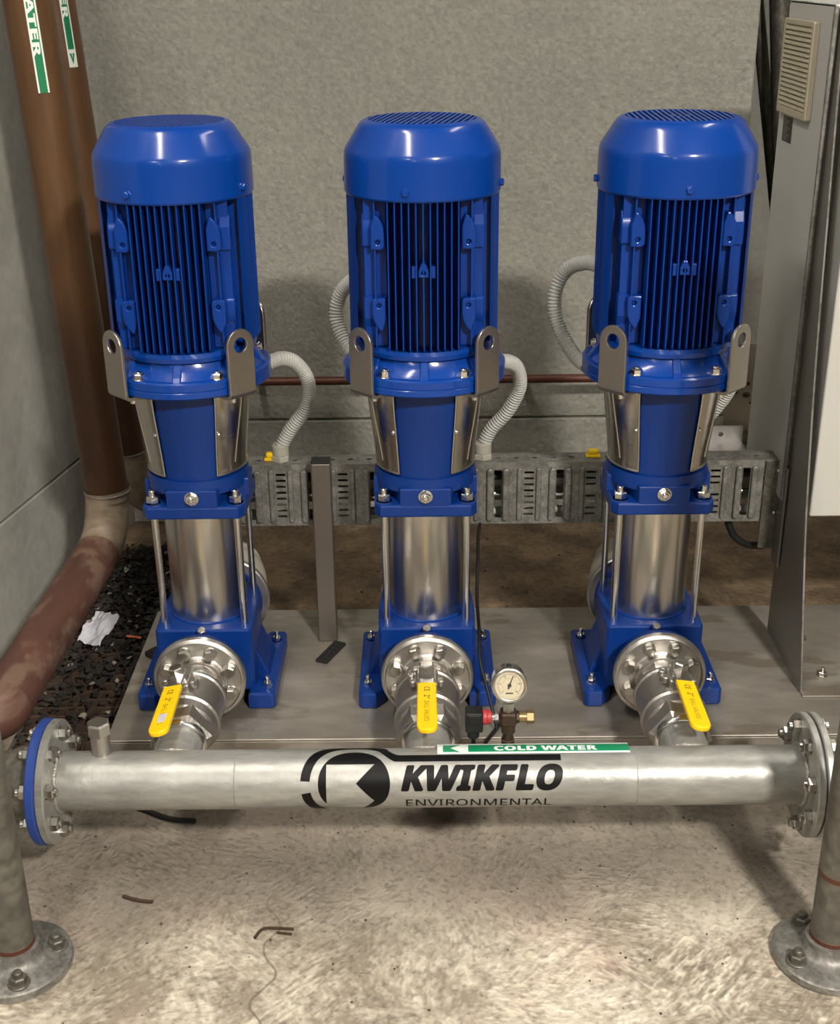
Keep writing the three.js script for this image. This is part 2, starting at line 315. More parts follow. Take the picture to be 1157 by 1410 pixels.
// ------------------------------------------------------------------ base plate
{
  const t = thing('base_plate', 'dull stained stainless steel base plate under all three blue pumps', 'base plate');
  obj('top_sheet', boxAt(-0.575, 0.98, bp - 0.005, bp, -2.402, -1.908, 0.0022), M.plate, t);
  obj('front_skirt', boxAt(-0.575, 0.98, 0, bp - 0.005, -1.913, -1.908, 0.001), M.plate, t);
  obj('rear_skirt', boxAt(-0.575, 0.98, 0, bp - 0.005, -2.402, -2.397, 0.001), M.plate, t);
  obj('side_skirt', boxAt(-0.575, -0.570, 0, bp - 0.005, -2.396, -1.914, 0.001), M.plate, t);
  obj('side_skirt', boxAt(0.975, 0.98, 0, bp - 0.005, -2.396, -1.914, 0.001), M.plate, t);
}

// ------------------------------------------------------------------ pump with its motor
const boltGeo = (r, h, stud = 0.006, sr = 0.45) => merge([hex(r, 0, h), cyl(r * sr, h, h + stud, 12, 0.0008), cyl(r * 1.2, -0.0015, 0, 20, 0.0004)]);
function polar(g, a, r, y) { return g.translate(0, 0, r).rotateY(a).translate(0, y, 0); }
function makePump() {
  const t = new THREE.Group();
  // cast base with two feet bars
  const oct = poly([[-0.083, -0.093], [0.083, -0.093], [0.088, -0.088], [0.090, -0.02], [0.086, 0.06], [0.066, 0.105], [-0.066, 0.105], [-0.086, 0.06], [-0.090, -0.02], [-0.088, -0.088]]);
  const bodyG = extrude(oct, 0.128, 0.004).rotateX(-PI / 2).translate(0, 0.026, 0);
  const seat = lathe([[0.06, 0.14], [0.0745, 0.14], [0.0735, 0.1555], [0.0705, 0.157], [0.06, 0.157]], 64);
  const base = obj('base_casting', [bodyG, seat], M.blueCast, t);
  for (const s of [1, -1]) {
    obj('nozzle_boss', toZ(lathe([[0, 0.06], [0.05, 0.07], [0.056, 0.093, 1], [0.068, 0.118, 1], [0.0785, 0.136, 1], [0.0785, 0.146], [0.0755, 0.149], [0, 0.149]], 64)).translate(0, 0.09, 0).rotateY(s > 0 ? 0 : PI), M.blueCast, t);
    const f = new THREE.Shape();
    f.moveTo(0.078, -0.118); f.lineTo(0.118, -0.118); f.absarc(0.119, -0.11, 0.008, -PI / 2, 0); f.lineTo(0.127, 0.112); f.absarc(0.117, 0.112, 0.01, 0, PI / 2); f.lineTo(0.095, 0.122); f.lineTo(0.078, 0.10);
    const foot = extrude(f, 0.033, 0.004).rotateX(-PI / 2);
    const web = extrude(poly([[0.085, 0.03], [0.112, 0.03], [0.088, 0.09], [0.08, 0.09]]), 0.10, 0.003).translate(0, 0, -0.05);
    const g = merge([foot, web]); if (s < 0) g.rotateY(PI).scale(1, 1, 1);
    const ft = obj('foot', g, M.blueCast, t);
    for (const z of [0.088, -0.085]) obj('foot_bolt', boltGeo(0.0085, 0.008, 0.011).translate(s * 0.110, 0.033, z), M.zinc, ft);
  }
  const pl = obj('vent_plug', merge([toZ(hex(0.0078, 0.002, 0.013)), toZ(cyl(0.0058, -0.004, 0.004, 14))]).rotateX(-1.15).translate(0, 0.151, 0.103), M.nut, t);
  // shiny sleeve and tie rods
  obj('outer_sleeve', lathe([[0.058, 0.138], [0.069, 0.138], [0.069, 0.376], [0.058, 0.376]], 96), M.sleeve, t);
  for (const [x, z] of [[1, 1], [-1, 1], [1, -1], [-1, -1]]) {
    const rod = obj('tie_rod', cyl(0.0062, 0.13, 0.42, 18).translate(x * 0.073, 0, z * 0.068), M.zinc, t);
    obj('rod_nut', boltGeo(0.0118, 0.013, 0.007, 0.5).translate(x * 0.073, 0.3965, z * 0.068), M.zinc, rod);
  }
  // pump head
  const sqs = new THREE.Shape(); { const p = [[-0.090, -0.078], [-0.0795, -0.092], [0.0795, -0.092], [0.090, -0.078], [0.094, 0.04], [0.07, 0.092], [-0.07, 0.092], [-0.094, 0.04]]; p.forEach((q, i) => i ? sqs.lineTo(...q) : sqs.moveTo(...q)); sqs.closePath(); }
  const headFlange = extrude(sqs, 0.024, 0.004).rotateX(-PI / 2).translate(0, 0.3725, 0);
  const nose = poly([[-0.044, 0.0915], [-0.040, 0.0915], [0.040, 0.0915], [0.044, 0.0915], [0.056, 0.04], [0.092, 0.03], [0.092, -0.03], [0.056, -0.04], [0.044, -0.09], [-0.044, -0.09], [-0.056, -0.04], [-0.092, -0.03], [-0.092, 0.03], [-0.056, 0.04]].map(([x, y]) => [x, -y]));
  const noseG = extrude(nose, 0.035, 0.0025).rotateX(-PI / 2).translate(0, 0.392, 0);
  const ring = lathe([[0.06, 0.40], [0.091, 0.416], [0.0915, 0.432, 1], [0.0885, 0.442], [0.06, 0.442]], 72);
  obj('pump_head', [headFlange, noseG, ring], M.blueCast, t);
  obj('head_plug', merge([toZ(hex(0.0105, 0, 0.009)), toZ(cyl(0.0125, -0.001, 0.001, 24, 0.0003)), toZ(lathe([[0, 0.009], [0.0062, 0.009], [0.004, 0.011], [0, 0.0115]], 16))]).translate(0, 0.4125, 0.092), M.zinc, t);
  // lantern with two stainless coupling guards
  const lan = (y) => mix(0.0835, 0.099, smooth(0.44, 0.60, y) * 0.5 + 0.5 * clamp((y - 0.44) / 0.16));
  const prof = []; for (let i = 0; i <= 12; i++) { const y = 0.44 + 0.168 * i / 12; prof.push([lan(y), y, 1]); }
  obj('lantern', lathe(prof, 96), M.blueCast, t);
  for (const s of [1, -1]) {
    const a0 = s > 0 ? rad(31) : PI + rad(31), a1 = PI - 2 * rad(31);
    const gp = [[0.082, 0.447]]; for (let i = 0; i <= 12; i++) { const y = 0.447 + 0.157 * i / 12; gp.push([lan(y) + 0.0035, y, i > 0 ? 1 : 0]); }
    const gd = obj('coupling_guard', [lathe(gp, 48, a0, a1), lathe(gp.slice(1).map(([r, y, k]) => [r - 0.0028, y, k]), 48, a0, a1)], M.guard, t);
    const edge = [];
    const along = (a, y0, y1, r = 0.0018) => { const p = []; for (let i = 0; i <= 8; i++) { const y = mix(y0, y1, i / 8), R = lan(y) + 0.004; p.push(V(R * Math.sin(a), y, R * Math.cos(a))); } return tube(p, r, 16, 6); };
    for (const a of [a0 + 0.008, a0 + a1 - 0.008]) edge.push(along(a, 0.449, 0.603));
    for (const y of [0.449, 0.603]) { const p = []; for (let i = 0; i <= 20; i++) { const a = a0 + a1 * i / 20, R = lan(y) + 0.004; p.push(V(R * Math.sin(a), y, R * Math.cos(a))); } edge.push(tube(p, 0.0018, 40, 6)); }
    obj('folded_edge', edge, M.nut, gd);
    const ga = s > 0 ? rad(66) : -rad(66);
    obj('seam', (() => { const p = []; for (let i = 0; i <= 8; i++) { const y = mix(0.465, 0.59, i / 8), R = lan(y) + 0.0037, a = ga + (s > 0 ? -1 : 1) * 0.16 * (1 - i / 8); p.push(V(R * Math.sin(a), y, R * Math.cos(a))); } return tube(p, 0.0013, 16, 6); })(), M.nut, gd);
    for (const a of [a0 + 0.06, a0 + a1 - 0.06]) obj('screw', polar(toZ(lathe([[0, -0.004], [0.0038, -0.004], [0.0038, 0.001], [0.0025, 0.0028, 1], [0, 0.0034]], 16)), a, lan(0.53) + 0.005, 0.527), M.zinc, gd);
  }
  // motor flange
  obj('motor_flange', lathe([[0.05, 0.607], [0.137, 0.607], [0.1405, 0.610], [0.1405, 0.619], [0.139, 0.6205], [0.1405, 0.622], [0.1405, 0.634], [0.1375, 0.6365], [0.128, 0.6365], [0.118, 0.645, 1], [0.111, 0.656, 1], [0.110, 0.662], [0.117, 0.664], [0.119, 0.672], [0.117, 0.679], [0.05, 0.681]], 96), M.blue, t);
  for (let k = 0; k < 8; k++) obj('flange_rib', polar(extrude(poly([[0, 0], [0.03, 0], [0.021, 0.008], [0.006, 0.03], [0, 0.034]]), 0.014, 0.002).rotateY(-PI / 2).translate(0.007, 0.6345, 0), k * PI / 4, 0.106, 0), M.blue, t);
  // four stainless lifting lugs, folded under the flange
  for (const k of [0, 1, 2, 3]) {
    const a = PI / 4 + k * PI / 2, w = 0.027;
    const s = new THREE.Shape(); s.moveTo(-w, 0); s.lineTo(w, 0); s.lineTo(w, 0.083); s.absarc(0, 0.083, w, 0, PI); s.lineTo(-w, 0); hole(s, 0, 0.083, 0.0125);
    const tab = extrude(s, 0.006, 0.0012, 24).translate(0, 0.597, 0.1445);
    const q = new THREE.Shape(); q.moveTo(0.100, 0.6005); q.lineTo(0.1395, 0.6005); q.absarc(0.1395, 0.6115, 0.011, -PI / 2, 0, false); q.lineTo(0.1445, 0.6115); q.absarc(0.1395, 0.6115, 0.005, 0, -PI / 2, true); q.lineTo(0.100, 0.6065);
    const bend = extrude(q, 2 * w, 0.0008).rotateY(-PI / 2).translate(w, 0, 0);
    const lug = obj('lifting_lug', [tab.translate(0, 0.012, 0), bend].map((g) => g.rotateY(a)), M.lug, t);
    obj('lug_bolt', [polar(hex(0.0085, 0.595, 0.6005), a, 0.120, 0), polar(cyl(0.0052, 0.586, 0.6, 14), a, 0.120, 0)], M.zinc, lug);
    for (const q2 of [a - 0.255, a + 0.255]) obj('flange_bolt', polar(boltGeo(0.0098, 0.009, 0.003, 0.6), q2, 0.1285, 0.638), M.zinc, t);
  }
  // finned motor housing
  const housing = obj('motor_housing', [cyl(0.094, 0.675, 0.93, 64),
    ...[60, 108, 240, 288].map((a) => lathe([[0.09, 0.683], [0.1255, 0.683], [0.1265, 0.686], [0.1265, 0.924], [0.09, 0.924]], 8, rad(a), rad(12)))], M.blueFin, t);
  const finGeo = (x) => { const r = Math.sqrt(0.1262 ** 2 - x * x); return clean(extrude(poly([[0.08, 0.681], [r - 0.004, 0.681], [r, 0.686], [r, 0.924], [0.08, 0.924]]), 0.0024, 0.0006).rotateY(-PI / 2).translate(0.0012, 0, 0)); };
  for (let i = -5; i <= 5; i++) { const g = boxUV(finGeo(i * 0.0113)); for (let k = 0; k < 4; k++) { if (k % 2 && Math.abs(i) === 5) continue; const m = shared('cooling_fin', g, M.blueFin, housing); m.rotation.y = k * PI / 2; m.position.set(i * 0.0113 * Math.cos(k * PI / 2), 0, -i * 0.0113 * Math.sin(k * PI / 2)); } }
  for (const i of [-1, 1]) { const x = 0.078, g = boxUV(clean(extrude(poly([[0.06, 0.681], [0.094, 0.681], [0.096, 0.686], [0.096, 0.924], [0.06, 0.924]]), 0.0028, 0.0006).rotateY(-PI / 2).translate(0.0014, 0, 0))); for (let k = 0; k < 4; k++) { const m = shared('cooling_fin', g, M.blueFin, housing); m.rotation.y = k * PI / 2; m.position.set(i * x * Math.cos(k * PI / 2), 0, -i * x * Math.sin(k * PI / 2)); } }
  const ear = new THREE.Shape(); ear.moveTo(0, 0); ear.lineTo(0.017, 0); ear.absarc(0.0165, 0.0065, 0.0065, -PI / 2, 0); ear.lineTo(0.023, 0.024); ear.quadraticCurveTo(0.022, 0.042, 0.010, 0.054); ear.lineTo(0.006, 0.054); ear.lineTo(0, 0.036); ear.closePath();
  hole(ear, 0.0115, 0.0115, 0.0036);
  const earTop = clean(merge([extrude(ear, 0.0185, 0.0022), at(cyl(0.0038, 0, 0.012, 14).rotateX(PI / 2), 0.0115, 0.0115, 0)]));
  const earGeo = boxUV(earTop);
  for (let k = 0; k < 4; k++) for (const s of [1, -1]) for (const up of [1, -1]) {
    const m = shared('mounting_ear', earGeo, M.blueFin, housing);
    const base4 = new THREE.Matrix4().makeRotationY(k * PI / 2).multiply(new THREE.Matrix4().makeTranslation(s * (0.0615), up > 0 ? 0.845 : 0.765, 0.080)).multiply(new THREE.Matrix4().makeRotationZ(up > 0 ? 0 : PI)).multiply(new THREE.Matrix4().makeRotationY(up * s > 0 ? 0 : 0));
    // mirrored by turning, so the straight side faces the fins
    if (up > 0 && s < 0) base4.multiply(new THREE.Matrix4().makeTranslation(-0.023, 0, 0));
    if (up < 0 && s > 0) base4.multiply(new THREE.Matrix4().makeTranslation(-0.023, 0, 0));
    m.applyMatrix4(base4);
  }
  for (let k = 0; k < 4; k++) {
    const g = [extrude(hole(poly([[-0.008, -0.007], [0.008, -0.007], [0.008, 0.004], [0.003, 0.016], [-0.003, 0.016], [-0.008, 0.004]]), 0, 0, 0.0035), 0.03, 0.0015).translate(0, 0.812, 0.0955), toZ(cyl(0.0038, 0.09, 0.115, 12)).translate(0, 0.812, 0),
      boxAt(-0.019, -0.011, 0.803, 0.822, 0.09, 0.121, 0.001), boxAt(0.011, 0.019, 0.803, 0.822, 0.09, 0.121, 0.001)];
    obj('threaded_boss', g.map((q) => q.rotateY(k * PI / 2)), M.blueFin, housing);
  }
  // fan cover with its grille and screws
  const fc = obj('fan_cover', lathe([[0.122, 0.923], [0.1275, 0.923], [0.1292, 0.926], [0.1285, 0.979, 1], [0.1277, 0.987, 1], [0.1255, 0.994, 1], [0.1065, 1.024, 1], [0.1015, 1.031, 1], [0.0955, 1.0355, 1], [0.088, 1.037], [0.088, 1.030], [0.0, 1.028]], 96), M.blue, t);
  const bars = [lathe([[0.012, 1.031], [0.016, 1.031], [0.016, 1.0365], [0.012, 1.0365]], 24)];
  for (let i = -9; i <= 9; i++) { const x = i * 0.0092, l = Math.sqrt(0.088 ** 2 - x * x); bars.push(boxAt(x - 0.0017, x + 0.0017, 1.033, 1.0372, -l, l, 0)); }
  for (const r of [0.045]) bars.push(lathe([[r, 1.0315], [r + 0.002, 1.0315], [r + 0.002, 1.0355], [r, 1.0355]], 48));
  stuff(obj('air_grille', bars, M.blue, fc));
  for (let k = 0; k < 4; k++) obj('cover_screw', polar(merge([toZ(hex(0.006, 0, 0.006)), toZ(cyl(0.0072, -0.002, 0.0005, 16))]), k * PI / 2, 0.129, 0.9385), M.blue, fc);
  return t;
}
const PUMPS = [[-0.4085, 'left hand blue pump, beside the brown pipes', -24], [0.0, 'middle blue pump, behind the pressure gauge', -12], [0.4165, 'right hand blue pump, beside the grey control cabinet', -1]];
const proto = makePump();
PUMPS.forEach(([x, label, turn], i) => {
  const p = i ? proto.clone() : proto; p.name = numbered('vertical_pump'); scene.add(p);
  p.position.set(x, bp, -2.127);
  tag(p, label + ', with a finned motor on top', 'pump', 'blue vertical pumps on the base plate');
  p.getObjectByName('fan_cover').rotation.y = rad(turn);
});

// ------------------------------------------------------------------ pipe flanges and ball valves on the pump outlets
function flangeGeo(th = 0.018) { return toZ(lathe([[0.036, 0], [0.079, 0], [0.0825, 0.003], [0.0825, th - 0.005], [0.079, th - 0.0005, 1], [0.0765, th], [0.0735, th - 0.0035], [0.049, th - 0.0035], [0.046, th - 0.001], [0.044, th + 0.008], [0.036, th + 0.009]], 80)); }
function boltRing(parent, n, r, z, name, m) { const g = boxUV(clean(merge([toZ(hex(0.0110, 0, 0.0125)), toZ(cyl(0.0122, -0.0025, 0, 20))]))); for (let k = 0; k < n; k++) { const a = (k + 0.5) / n * 2 * PI; const b = shared(name, g, m, parent); b.position.set(r * Math.sin(a), r * Math.cos(a), z); b.rotation.z = -a + 0.2 * k; } }
const zOut = -2.127 + 0.149;
const whereP = ['on the left hand pump', 'on the middle pump', 'on the right hand pump'];
let fProto, sProto;
PUMPS.forEach(([x], i) => {
  let f;
  if (!i) { f = new THREE.Group(); obj('flange_ring', flangeGeo(), M.steel, f); boltRing(f, 8, 0.0605, 0.017, 'bolt', M.nut); fProto = f; } else f = fProto.clone();
  f.name = numbered('pipe_flange'); f.position.set(x, bp + 0.09, zOut); scene.add(f);
  tag(f, 'round bolted stainless outlet flange at the foot front ' + whereP[i], 'flange', 'outlet flanges on the pumps');
  let s;
  if (!i) {
    s = new THREE.Group();
    obj('flange_ring', lathe([[0.03, 0], [0.089, 0], [0.0915, 0.002], [0.0915, 0.012], [0.089, 0.014], [0.03, 0.014]], 72).rotateX(-PI / 2), M.steel, s);
    obj('valve_body', lathe([[0.02, 0.0145], [0.058, 0.0145], [0.06, 0.03], [0.072, 0.05, 1], [0.078, 0.08, 1], [0.072, 0.11, 1], [0.058, 0.125], [0.058, 0.16], [0.02, 0.16]], 48).rotateX(-PI / 2), M.gland, s);
    sProto = s;
  } else s = sProto.clone();
  s.name = numbered('suction_valve'); s.position.set(x, bp + 0.092, -2.127 - 0.149); scene.add(s);
  tag(s, 'pale suction flange and valve half hidden behind the foot ' + whereP[i].replace('on', 'of'), 'valve', 'suction flanges behind the pumps');
});
const handleTex = canvasTex(512, 128, (c, w, h) => {
  c.fillStyle = '#f2c400'; c.fillRect(0, 0, w, h); c.fillStyle = '#6b5200'; c.textBaseline = 'middle';
  c.font = 'bold 46px sans-serif'; c.fillText('CE', 50, 64); c.fillText('2"', 142, 64); c.font = '38px sans-serif'; c.fillText('BALL VALVES', 208, 66);
});
M.handle = std({ color: 0xffffff, map: handleTex, roughness: 0.42 });
function makeValve() {
  const v = new THREE.Group();                     // origin on the pipe axis at the flange face, +z towards the manifold
  obj('end_hex', toZ(hex(0.047, 0.028, 0.046).rotateY(PI / 6)), M.castSteel, v);
  obj('valve_body', toZ(lathe([[0.03, 0.018], [0.041, 0.018], [0.041, 0.048], [0.047, 0.052, 1], [0.0525, 0.062, 1], [0.0575, 0.066], [0.0575, 0.072], [0.0545, 0.074], [0.0545, 0.125, 1], [0.0545, 0.138], [0.0575, 0.141], [0.0575, 0.147], [0.054, 0.150], [0.051, 0.166], [0.048, 0.17], [0.03, 0.17]], 64)), M.castSteel, v);
  obj('end_hex', toZ(hex(0.054, 0.165, 0.205).rotateY(PI / 6)), M.castSteel, v);
  obj('end_ring', toZ(lathe([[0.036, 0.20], [0.045, 0.20], [0.045, 0.208], [0.0425, 0.2115, 1], [0.0385, 0.2115], [0.036, 0.206]], 48)), M.zinc, v);
  const zs = 0.108;
  obj('stem_tower', [boxAt(-0.019, 0.019, 0.045, 0.066, zs - 0.024, zs + 0.024, 0.004), cyl(0.0135, 0.06, 0.072, 24).translate(0, 0, zs), boxAt(-0.03, 0.03, 0.048, 0.060, zs - 0.009, zs + 0.009, 0.004), cyl(0.0055, 0.055, 0.066, 12).translate(-0.024, 0, zs + 0.012), cyl(0.0055, 0.055, 0.066, 12).translate(0.024, 0, zs + 0.012), cyl(0.006, 0.055, 0.0665, 12).translate(-0.027, 0, zs - 0.008)], M.castSteel, v);
  const nut = obj('stem_nut', [hex(0.0135, 0.0775, 0.091).translate(0, 0, zs), hex(0.0145, 0.064, 0.074).translate(0, 0, zs)], M.nut, v);
  obj('stem', cyl(0.0065, 0.07, 0.0895, 16).translate(0, 0, zs), M.zinc, nut);
  const h = obj('handle', [boxAt(-0.0125, 0.0125, 0.0738, 0.0778, zs - 0.014, zs + 0.062, 0.0012)], M.nut, v);
  const q = new THREE.Shape(); q.moveTo(-0.0155, 0.002); q.quadraticCurveTo(-0.0155, 0, -0.0135, 0); q.lineTo(0.0135, 0); q.quadraticCurveTo(0.0155, 0, 0.0155, 0.002); q.lineTo(0.0165, 0.126); q.quadraticCurveTo(0.016, 0.141, 0.0, 0.142); q.quadraticCurveTo(-0.016, 0.141, -0.0165, 0.126); q.closePath();
  const sl = clean(extrude(q, 0.009, 0.0024, 8)).rotateX(PI / 2).translate(0, 0.0805, zs + 0.042);
  const uv = sl.attributes.uv, p = sl.attributes.position, n = sl.attributes.normal;
  for (let i = 0; i < p.count; i++) n.getY(i) > 0.5 ? uv.setXY(i, (p.getZ(i) - zs - 0.042) / 0.142, 0.5 + p.getX(i) / 0.038) : uv.setXY(i, 0.02, 0.05);
  obj('handle_grip', sl, M.handle, h, true);
  return v;
}
const vProto = makeValve();
[[11, 'leaning left, with a worn tip on its yellow handle'], [1, 'upright under its yellow handle at the middle pump'], [-8, 'leaning right under its yellow handle at the right hand pump']].forEach(([tilt, look], i) => {
  const v = i ? vProto.clone() : vProto; v.name = numbered('ball_valve'); v.position.set(PUMPS[i][0], bp + 0.09, zOut + 0.011); v.rotation.z = rad(tilt); scene.add(v);
  tag(v, 'cast steel ball valve ' + look, 'valve', 'ball valves between pumps and silver pipe');
  if (!i) obj('worn_patch', boxAt(-0.006, 0.007, 0.0803, 0.0808, 0.238, 0.262, 0.0002), M.paper, v.getObjectByName('handle'));
});
{ const first = vProto; /* the worn patch belongs to the left handle only */
  scene.children.filter((o) => o.name.startsWith('ball_valve_')).forEach((o) => { const h = o.getObjectByName('handle'), w = h.getObjectByName('worn_patch'); if (w) h.remove(w); }); }

// ------------------------------------------------------------------ the silver manifold
const MZ = -1.662, MY = 0.19, MR = 0.046;
const flangeX = (x0, x1, r, hub) => toX(lathe([[0.03, x0], [r - 0.002, x0], [r, x0 + 0.002], [r, x1 - 0.002], [r - 0.002, x1], [0.03, x1]], 80));
function boltsX(parent, n, r, x0, dirs, m, name, stud) {
  const g = boxUV(clean(merge([toX(hex(0.0115, 0, 0.012)), toX(cyl(0.007, 0.012, 0.012 + stud, 16, 0.001)), toX(cyl(0.0125, -0.0015, 0, 20))])));
  for (let k = 0; k < n; k++) { const a = (k + 0.5) / n * 2 * PI, b = shared(name, g, m, parent); b.position.set(x0, r * Math.cos(a), r * Math.sin(a)); b.rotation.set(0, dirs < 0 ? PI : 0, 0); b.rotation.x = dirs < 0 ? 0.4 * k : 0.3 * k; }
}
const arcPatch = (x0, x1, e0, e1, R, lift = 0) => {          // e: elevation angle round the pipe, 0 = towards the camera, 90 = top
  const nx = 24, ne = 40, pos = [], nor = [], uv = [], idx = [];
  for (let j = 0; j <= ne; j++) for (let i = 0; i <= nx; i++) { const a = rad(mix(e0, e1, j / ne)), r = R + lift * (j / ne) ** 2; pos.push(mix(x0, x1, i / nx), r * Math.sin(a), r * Math.cos(a)); nor.push(0, Math.sin(a), Math.cos(a)); uv.push(i / nx, j / ne); }
  for (let j = 0; j < ne; j++) for (let i = 0; i < nx; i++) { const a = j * (nx + 1) + i, b = a + nx + 1; idx.push(a, a + 1, b, b, a + 1, b + 1); }
  const g = new THREE.BufferGeometry(); g.setAttribute('position', new THREE.Float32BufferAttribute(pos, 3)); g.setAttribute('normal', new THREE.Float32BufferAttribute(nor, 3)); g.setAttribute('uv', new THREE.Float32BufferAttribute(uv, 2)); g.setIndex(idx); return g;
};
{
  const t = thing('discharge_manifold', 'long silver painted header pipe with black lettering across the foreground', 'pipe', [0, MY, MZ]);
  const mg = clean(toX(lathe([[0.03, -0.583], [MR, -0.583], [MR, 0.588], [0.03, 0.588]], 96)));
  const pipe = obj('header_pipe', mg, M.manifold, t);
  for (const [x] of PUMPS) {
    obj('branch_stub', toZ(cyl(0.0375, 0.03, 0.103, 48)).rotateY(PI).translate(x, 0, 0), M.manifold, t);
    const p = []; for (let k = 0; k <= 40; k++) { const a = k / 40 * 2 * PI, sx = 0.0385 * Math.cos(a), sy = 0.0385 * Math.sin(a); p.push(V(x + sx, sy, -Math.sqrt(MR * MR - sy * sy) - 0.0012)); }
    obj('weld_bead', tube(p, 0.0032, 80, 6), M.weld, t);
  }
  obj('end_flange', flangeX(-0.593, -0.579, 0.097), M.manifold, t);
  obj('end_flange', flangeX(0.584, 0.596, 0.097), M.manifold, t);
  for (const x of [-0.577, 0.582]) obj('weld_bead', tube([...Array(33).keys()].map((k) => V(x, (MR + 0.001) * Math.cos(k / 16 * PI), (MR + 0.001) * Math.sin(k / 16 * PI))), 0.0036, 96, 6), M.weld, t);
  for (const x of [-0.3, 0.322]) obj('weld_seam', toX(lathe([[MR - 0.002, x - 0.0015], [MR + 0.0007, x - 0.0006, 1], [MR + 0.0007, x + 0.0006, 1], [MR - 0.002, x + 0.0015]], 64)), M.manifold, t);
  boltsX(t, 8, 0.076, -0.579, 1, M.nut, 'flange_bolt', 0.005);
  boltsX(t, 8, 0.076, 0.584, -1, M.nut, 'flange_bolt', 0.006);
  const boss = obj('pipe_boss', cyl(0.0150, MR - 0.008, 0.082, 32).translate(-0.512, 0, -0.01), M.castSteel, t);
  obj('boss_plug', hex(0.0188, 0.082, 0.102).rotateY(0.3).translate(-0.512, 0, -0.01), M.nut, boss);
  // printed sticker: drawn in metres, x from X0, arc from the bottom edge
  const X0 = -0.212, X1 = 0.212, E0 = -47, E1 = 122, arc = (e) => rad(e) * MR;
  const W = 2048, S = W / (X1 - X0), H = Math.round((arc(E1) - arc(E0)) * S);
  const logo = canvasTex(W, H, (c) => {
    c.clearRect(0, 0, W, H);
    const X = (x) => (x - X0) * S, Y = (e) => (arc(E1) - arc(e)) * S, K = '#0b0b0c';
    const cx = X(-0.115), cy = Y(24), R = 0.0555 * S;
    c.fillStyle = K; c.strokeStyle = K;
    // outer ring with a gap at the left, running into the long bar
    c.lineWidth = 0.0145 * S; c.beginPath(); c.arc(cx, cy, 0.0755 * S, PI * 1.02, PI * 1.72); c.stroke();
    c.beginPath(); c.arc(cx, cy, 0.0755 * S, PI * 0.72, PI * 0.94); c.stroke();
    c.beginPath(); c.moveTo(cx + 0.036 * S, Y(105)); c.lineTo(cx + 0.052 * S, Y(99)); c.quadraticCurveTo(X(-0.055), Y(85), X(-0.046), Y(83)); c.lineTo(X(0.205), Y(82)); c.lineTo(X(0.205), Y(67)); c.lineTo(X(-0.052), Y(67)); c.quadraticCurveTo(X(-0.062), Y(72), cx + 0.040 * S, Y(92)); c.closePath(); c.fill();
    c.beginPath(); c.arc(cx, cy, R, 0, 2 * PI); c.fill();
    c.save(); c.globalCompositeOperation = 'destination-out';
    c.beginPath(); c.moveTo(X(-0.158), Y(62)); c.lineTo(X(-0.0835), Y(62)); c.lineTo(X(-0.112), Y(25)); c.lineTo(X(-0.083), Y(-10)); c.lineTo(X(-0.105), Y(-46)); c.lineTo(X(-0.158), Y(-46)); c.closePath(); c.fill(); c.restore();
    c.beginPath(); c.moveTo(X(-0.112), Y(25)); c.lineTo(X(-0.066), Y(58)); c.lineTo(X(-0.063), Y(30)); c.lineTo(X(-0.063), Y(15)); c.lineTo(X(-0.078), Y(-20)); c.closePath(); c.fill();
    // words
    const word = (text, font, x0, x1, e0, e1, slant, stroke) => {
      c.save(); c.font = font; const m = c.measureText(text), asc = m.actualBoundingBoxAscent;
      c.translate(X(x0), Y(e0)); c.transform((X(x1) - X(x0)) / m.width, 0, -slant, (Y(e0) - Y(e1)) / asc, 0, 0); c.fillStyle = K; c.strokeStyle = K; c.lineWidth = stroke; c.lineJoin = 'bevel'; if (stroke) c.strokeText(text, 0, 0); c.fillText(text, 0, 0); c.restore();
    };
    word('KWIKFLO', 'bold 200px sans-serif', -0.046, 0.203, 11, 58, 0.30, 13);
    word('ENVIRONMENTAL', '200px sans-serif', -0.038, 0.19, -32, -10, 0, 2);
  });
  const sticker = obj('lettering_sticker', arcPatch(X0, X1, E0, E1, MR + 0.0004), phy({ map: logo, transparent: true, roughness: 0.45, metalness: 0, specularIntensity: 0.4 }), t, true);
  sticker.userData.label = 'black printed emblem and company lettering on clear film';
  const water = canvasTex(2048, 220, (c, w, h) => {
    c.fillStyle = '#e9f2ec'; c.fillRect(0, 0, w, h); c.fillStyle = '#0b8a5c'; c.fillRect(60, 34, w - 60, h - 68);
    c.fillStyle = '#e9f2ec'; c.beginPath(); c.moveTo(230, 20); c.lineTo(60, h / 2); c.lineTo(230, h - 20); c.lineTo(330, h - 20); c.lineTo(330, 20); c.closePath(); c.fill();
    c.fillStyle = '#0b8a5c'; c.beginPath(); c.moveTo(50, h / 2); c.lineTo(200, 30); c.lineTo(245, 30); c.lineTo(140, h / 2); c.lineTo(245, h - 30); c.lineTo(200, h - 30); c.closePath(); c.fill(); c.fillRect(330, 34, w - 330, h - 68);
    c.fillStyle = '#f2faf5'; c.font = 'bold 130px sans-serif'; c.textBaseline = 'middle'; const m = c.measureText('COLD WATER').width; c.save(); c.translate(600, h / 2 + 4); c.scale(1100 / m, 1); c.fillText('COLD WATER', 0, 0); c.strokeStyle = '#f2faf5'; c.lineWidth = 6; c.strokeText('COLD WATER', 0, 0); c.restore();
  });
  const cw = obj('pipe_label', arcPatch(0.014, 0.314, 84, 121, MR + 0.0012, 0.004), std({ map: water, roughness: 0.35, side: THREE.DoubleSide }), t, true);
  cw.userData.label = 'green and white pipe label with an arrow';
}
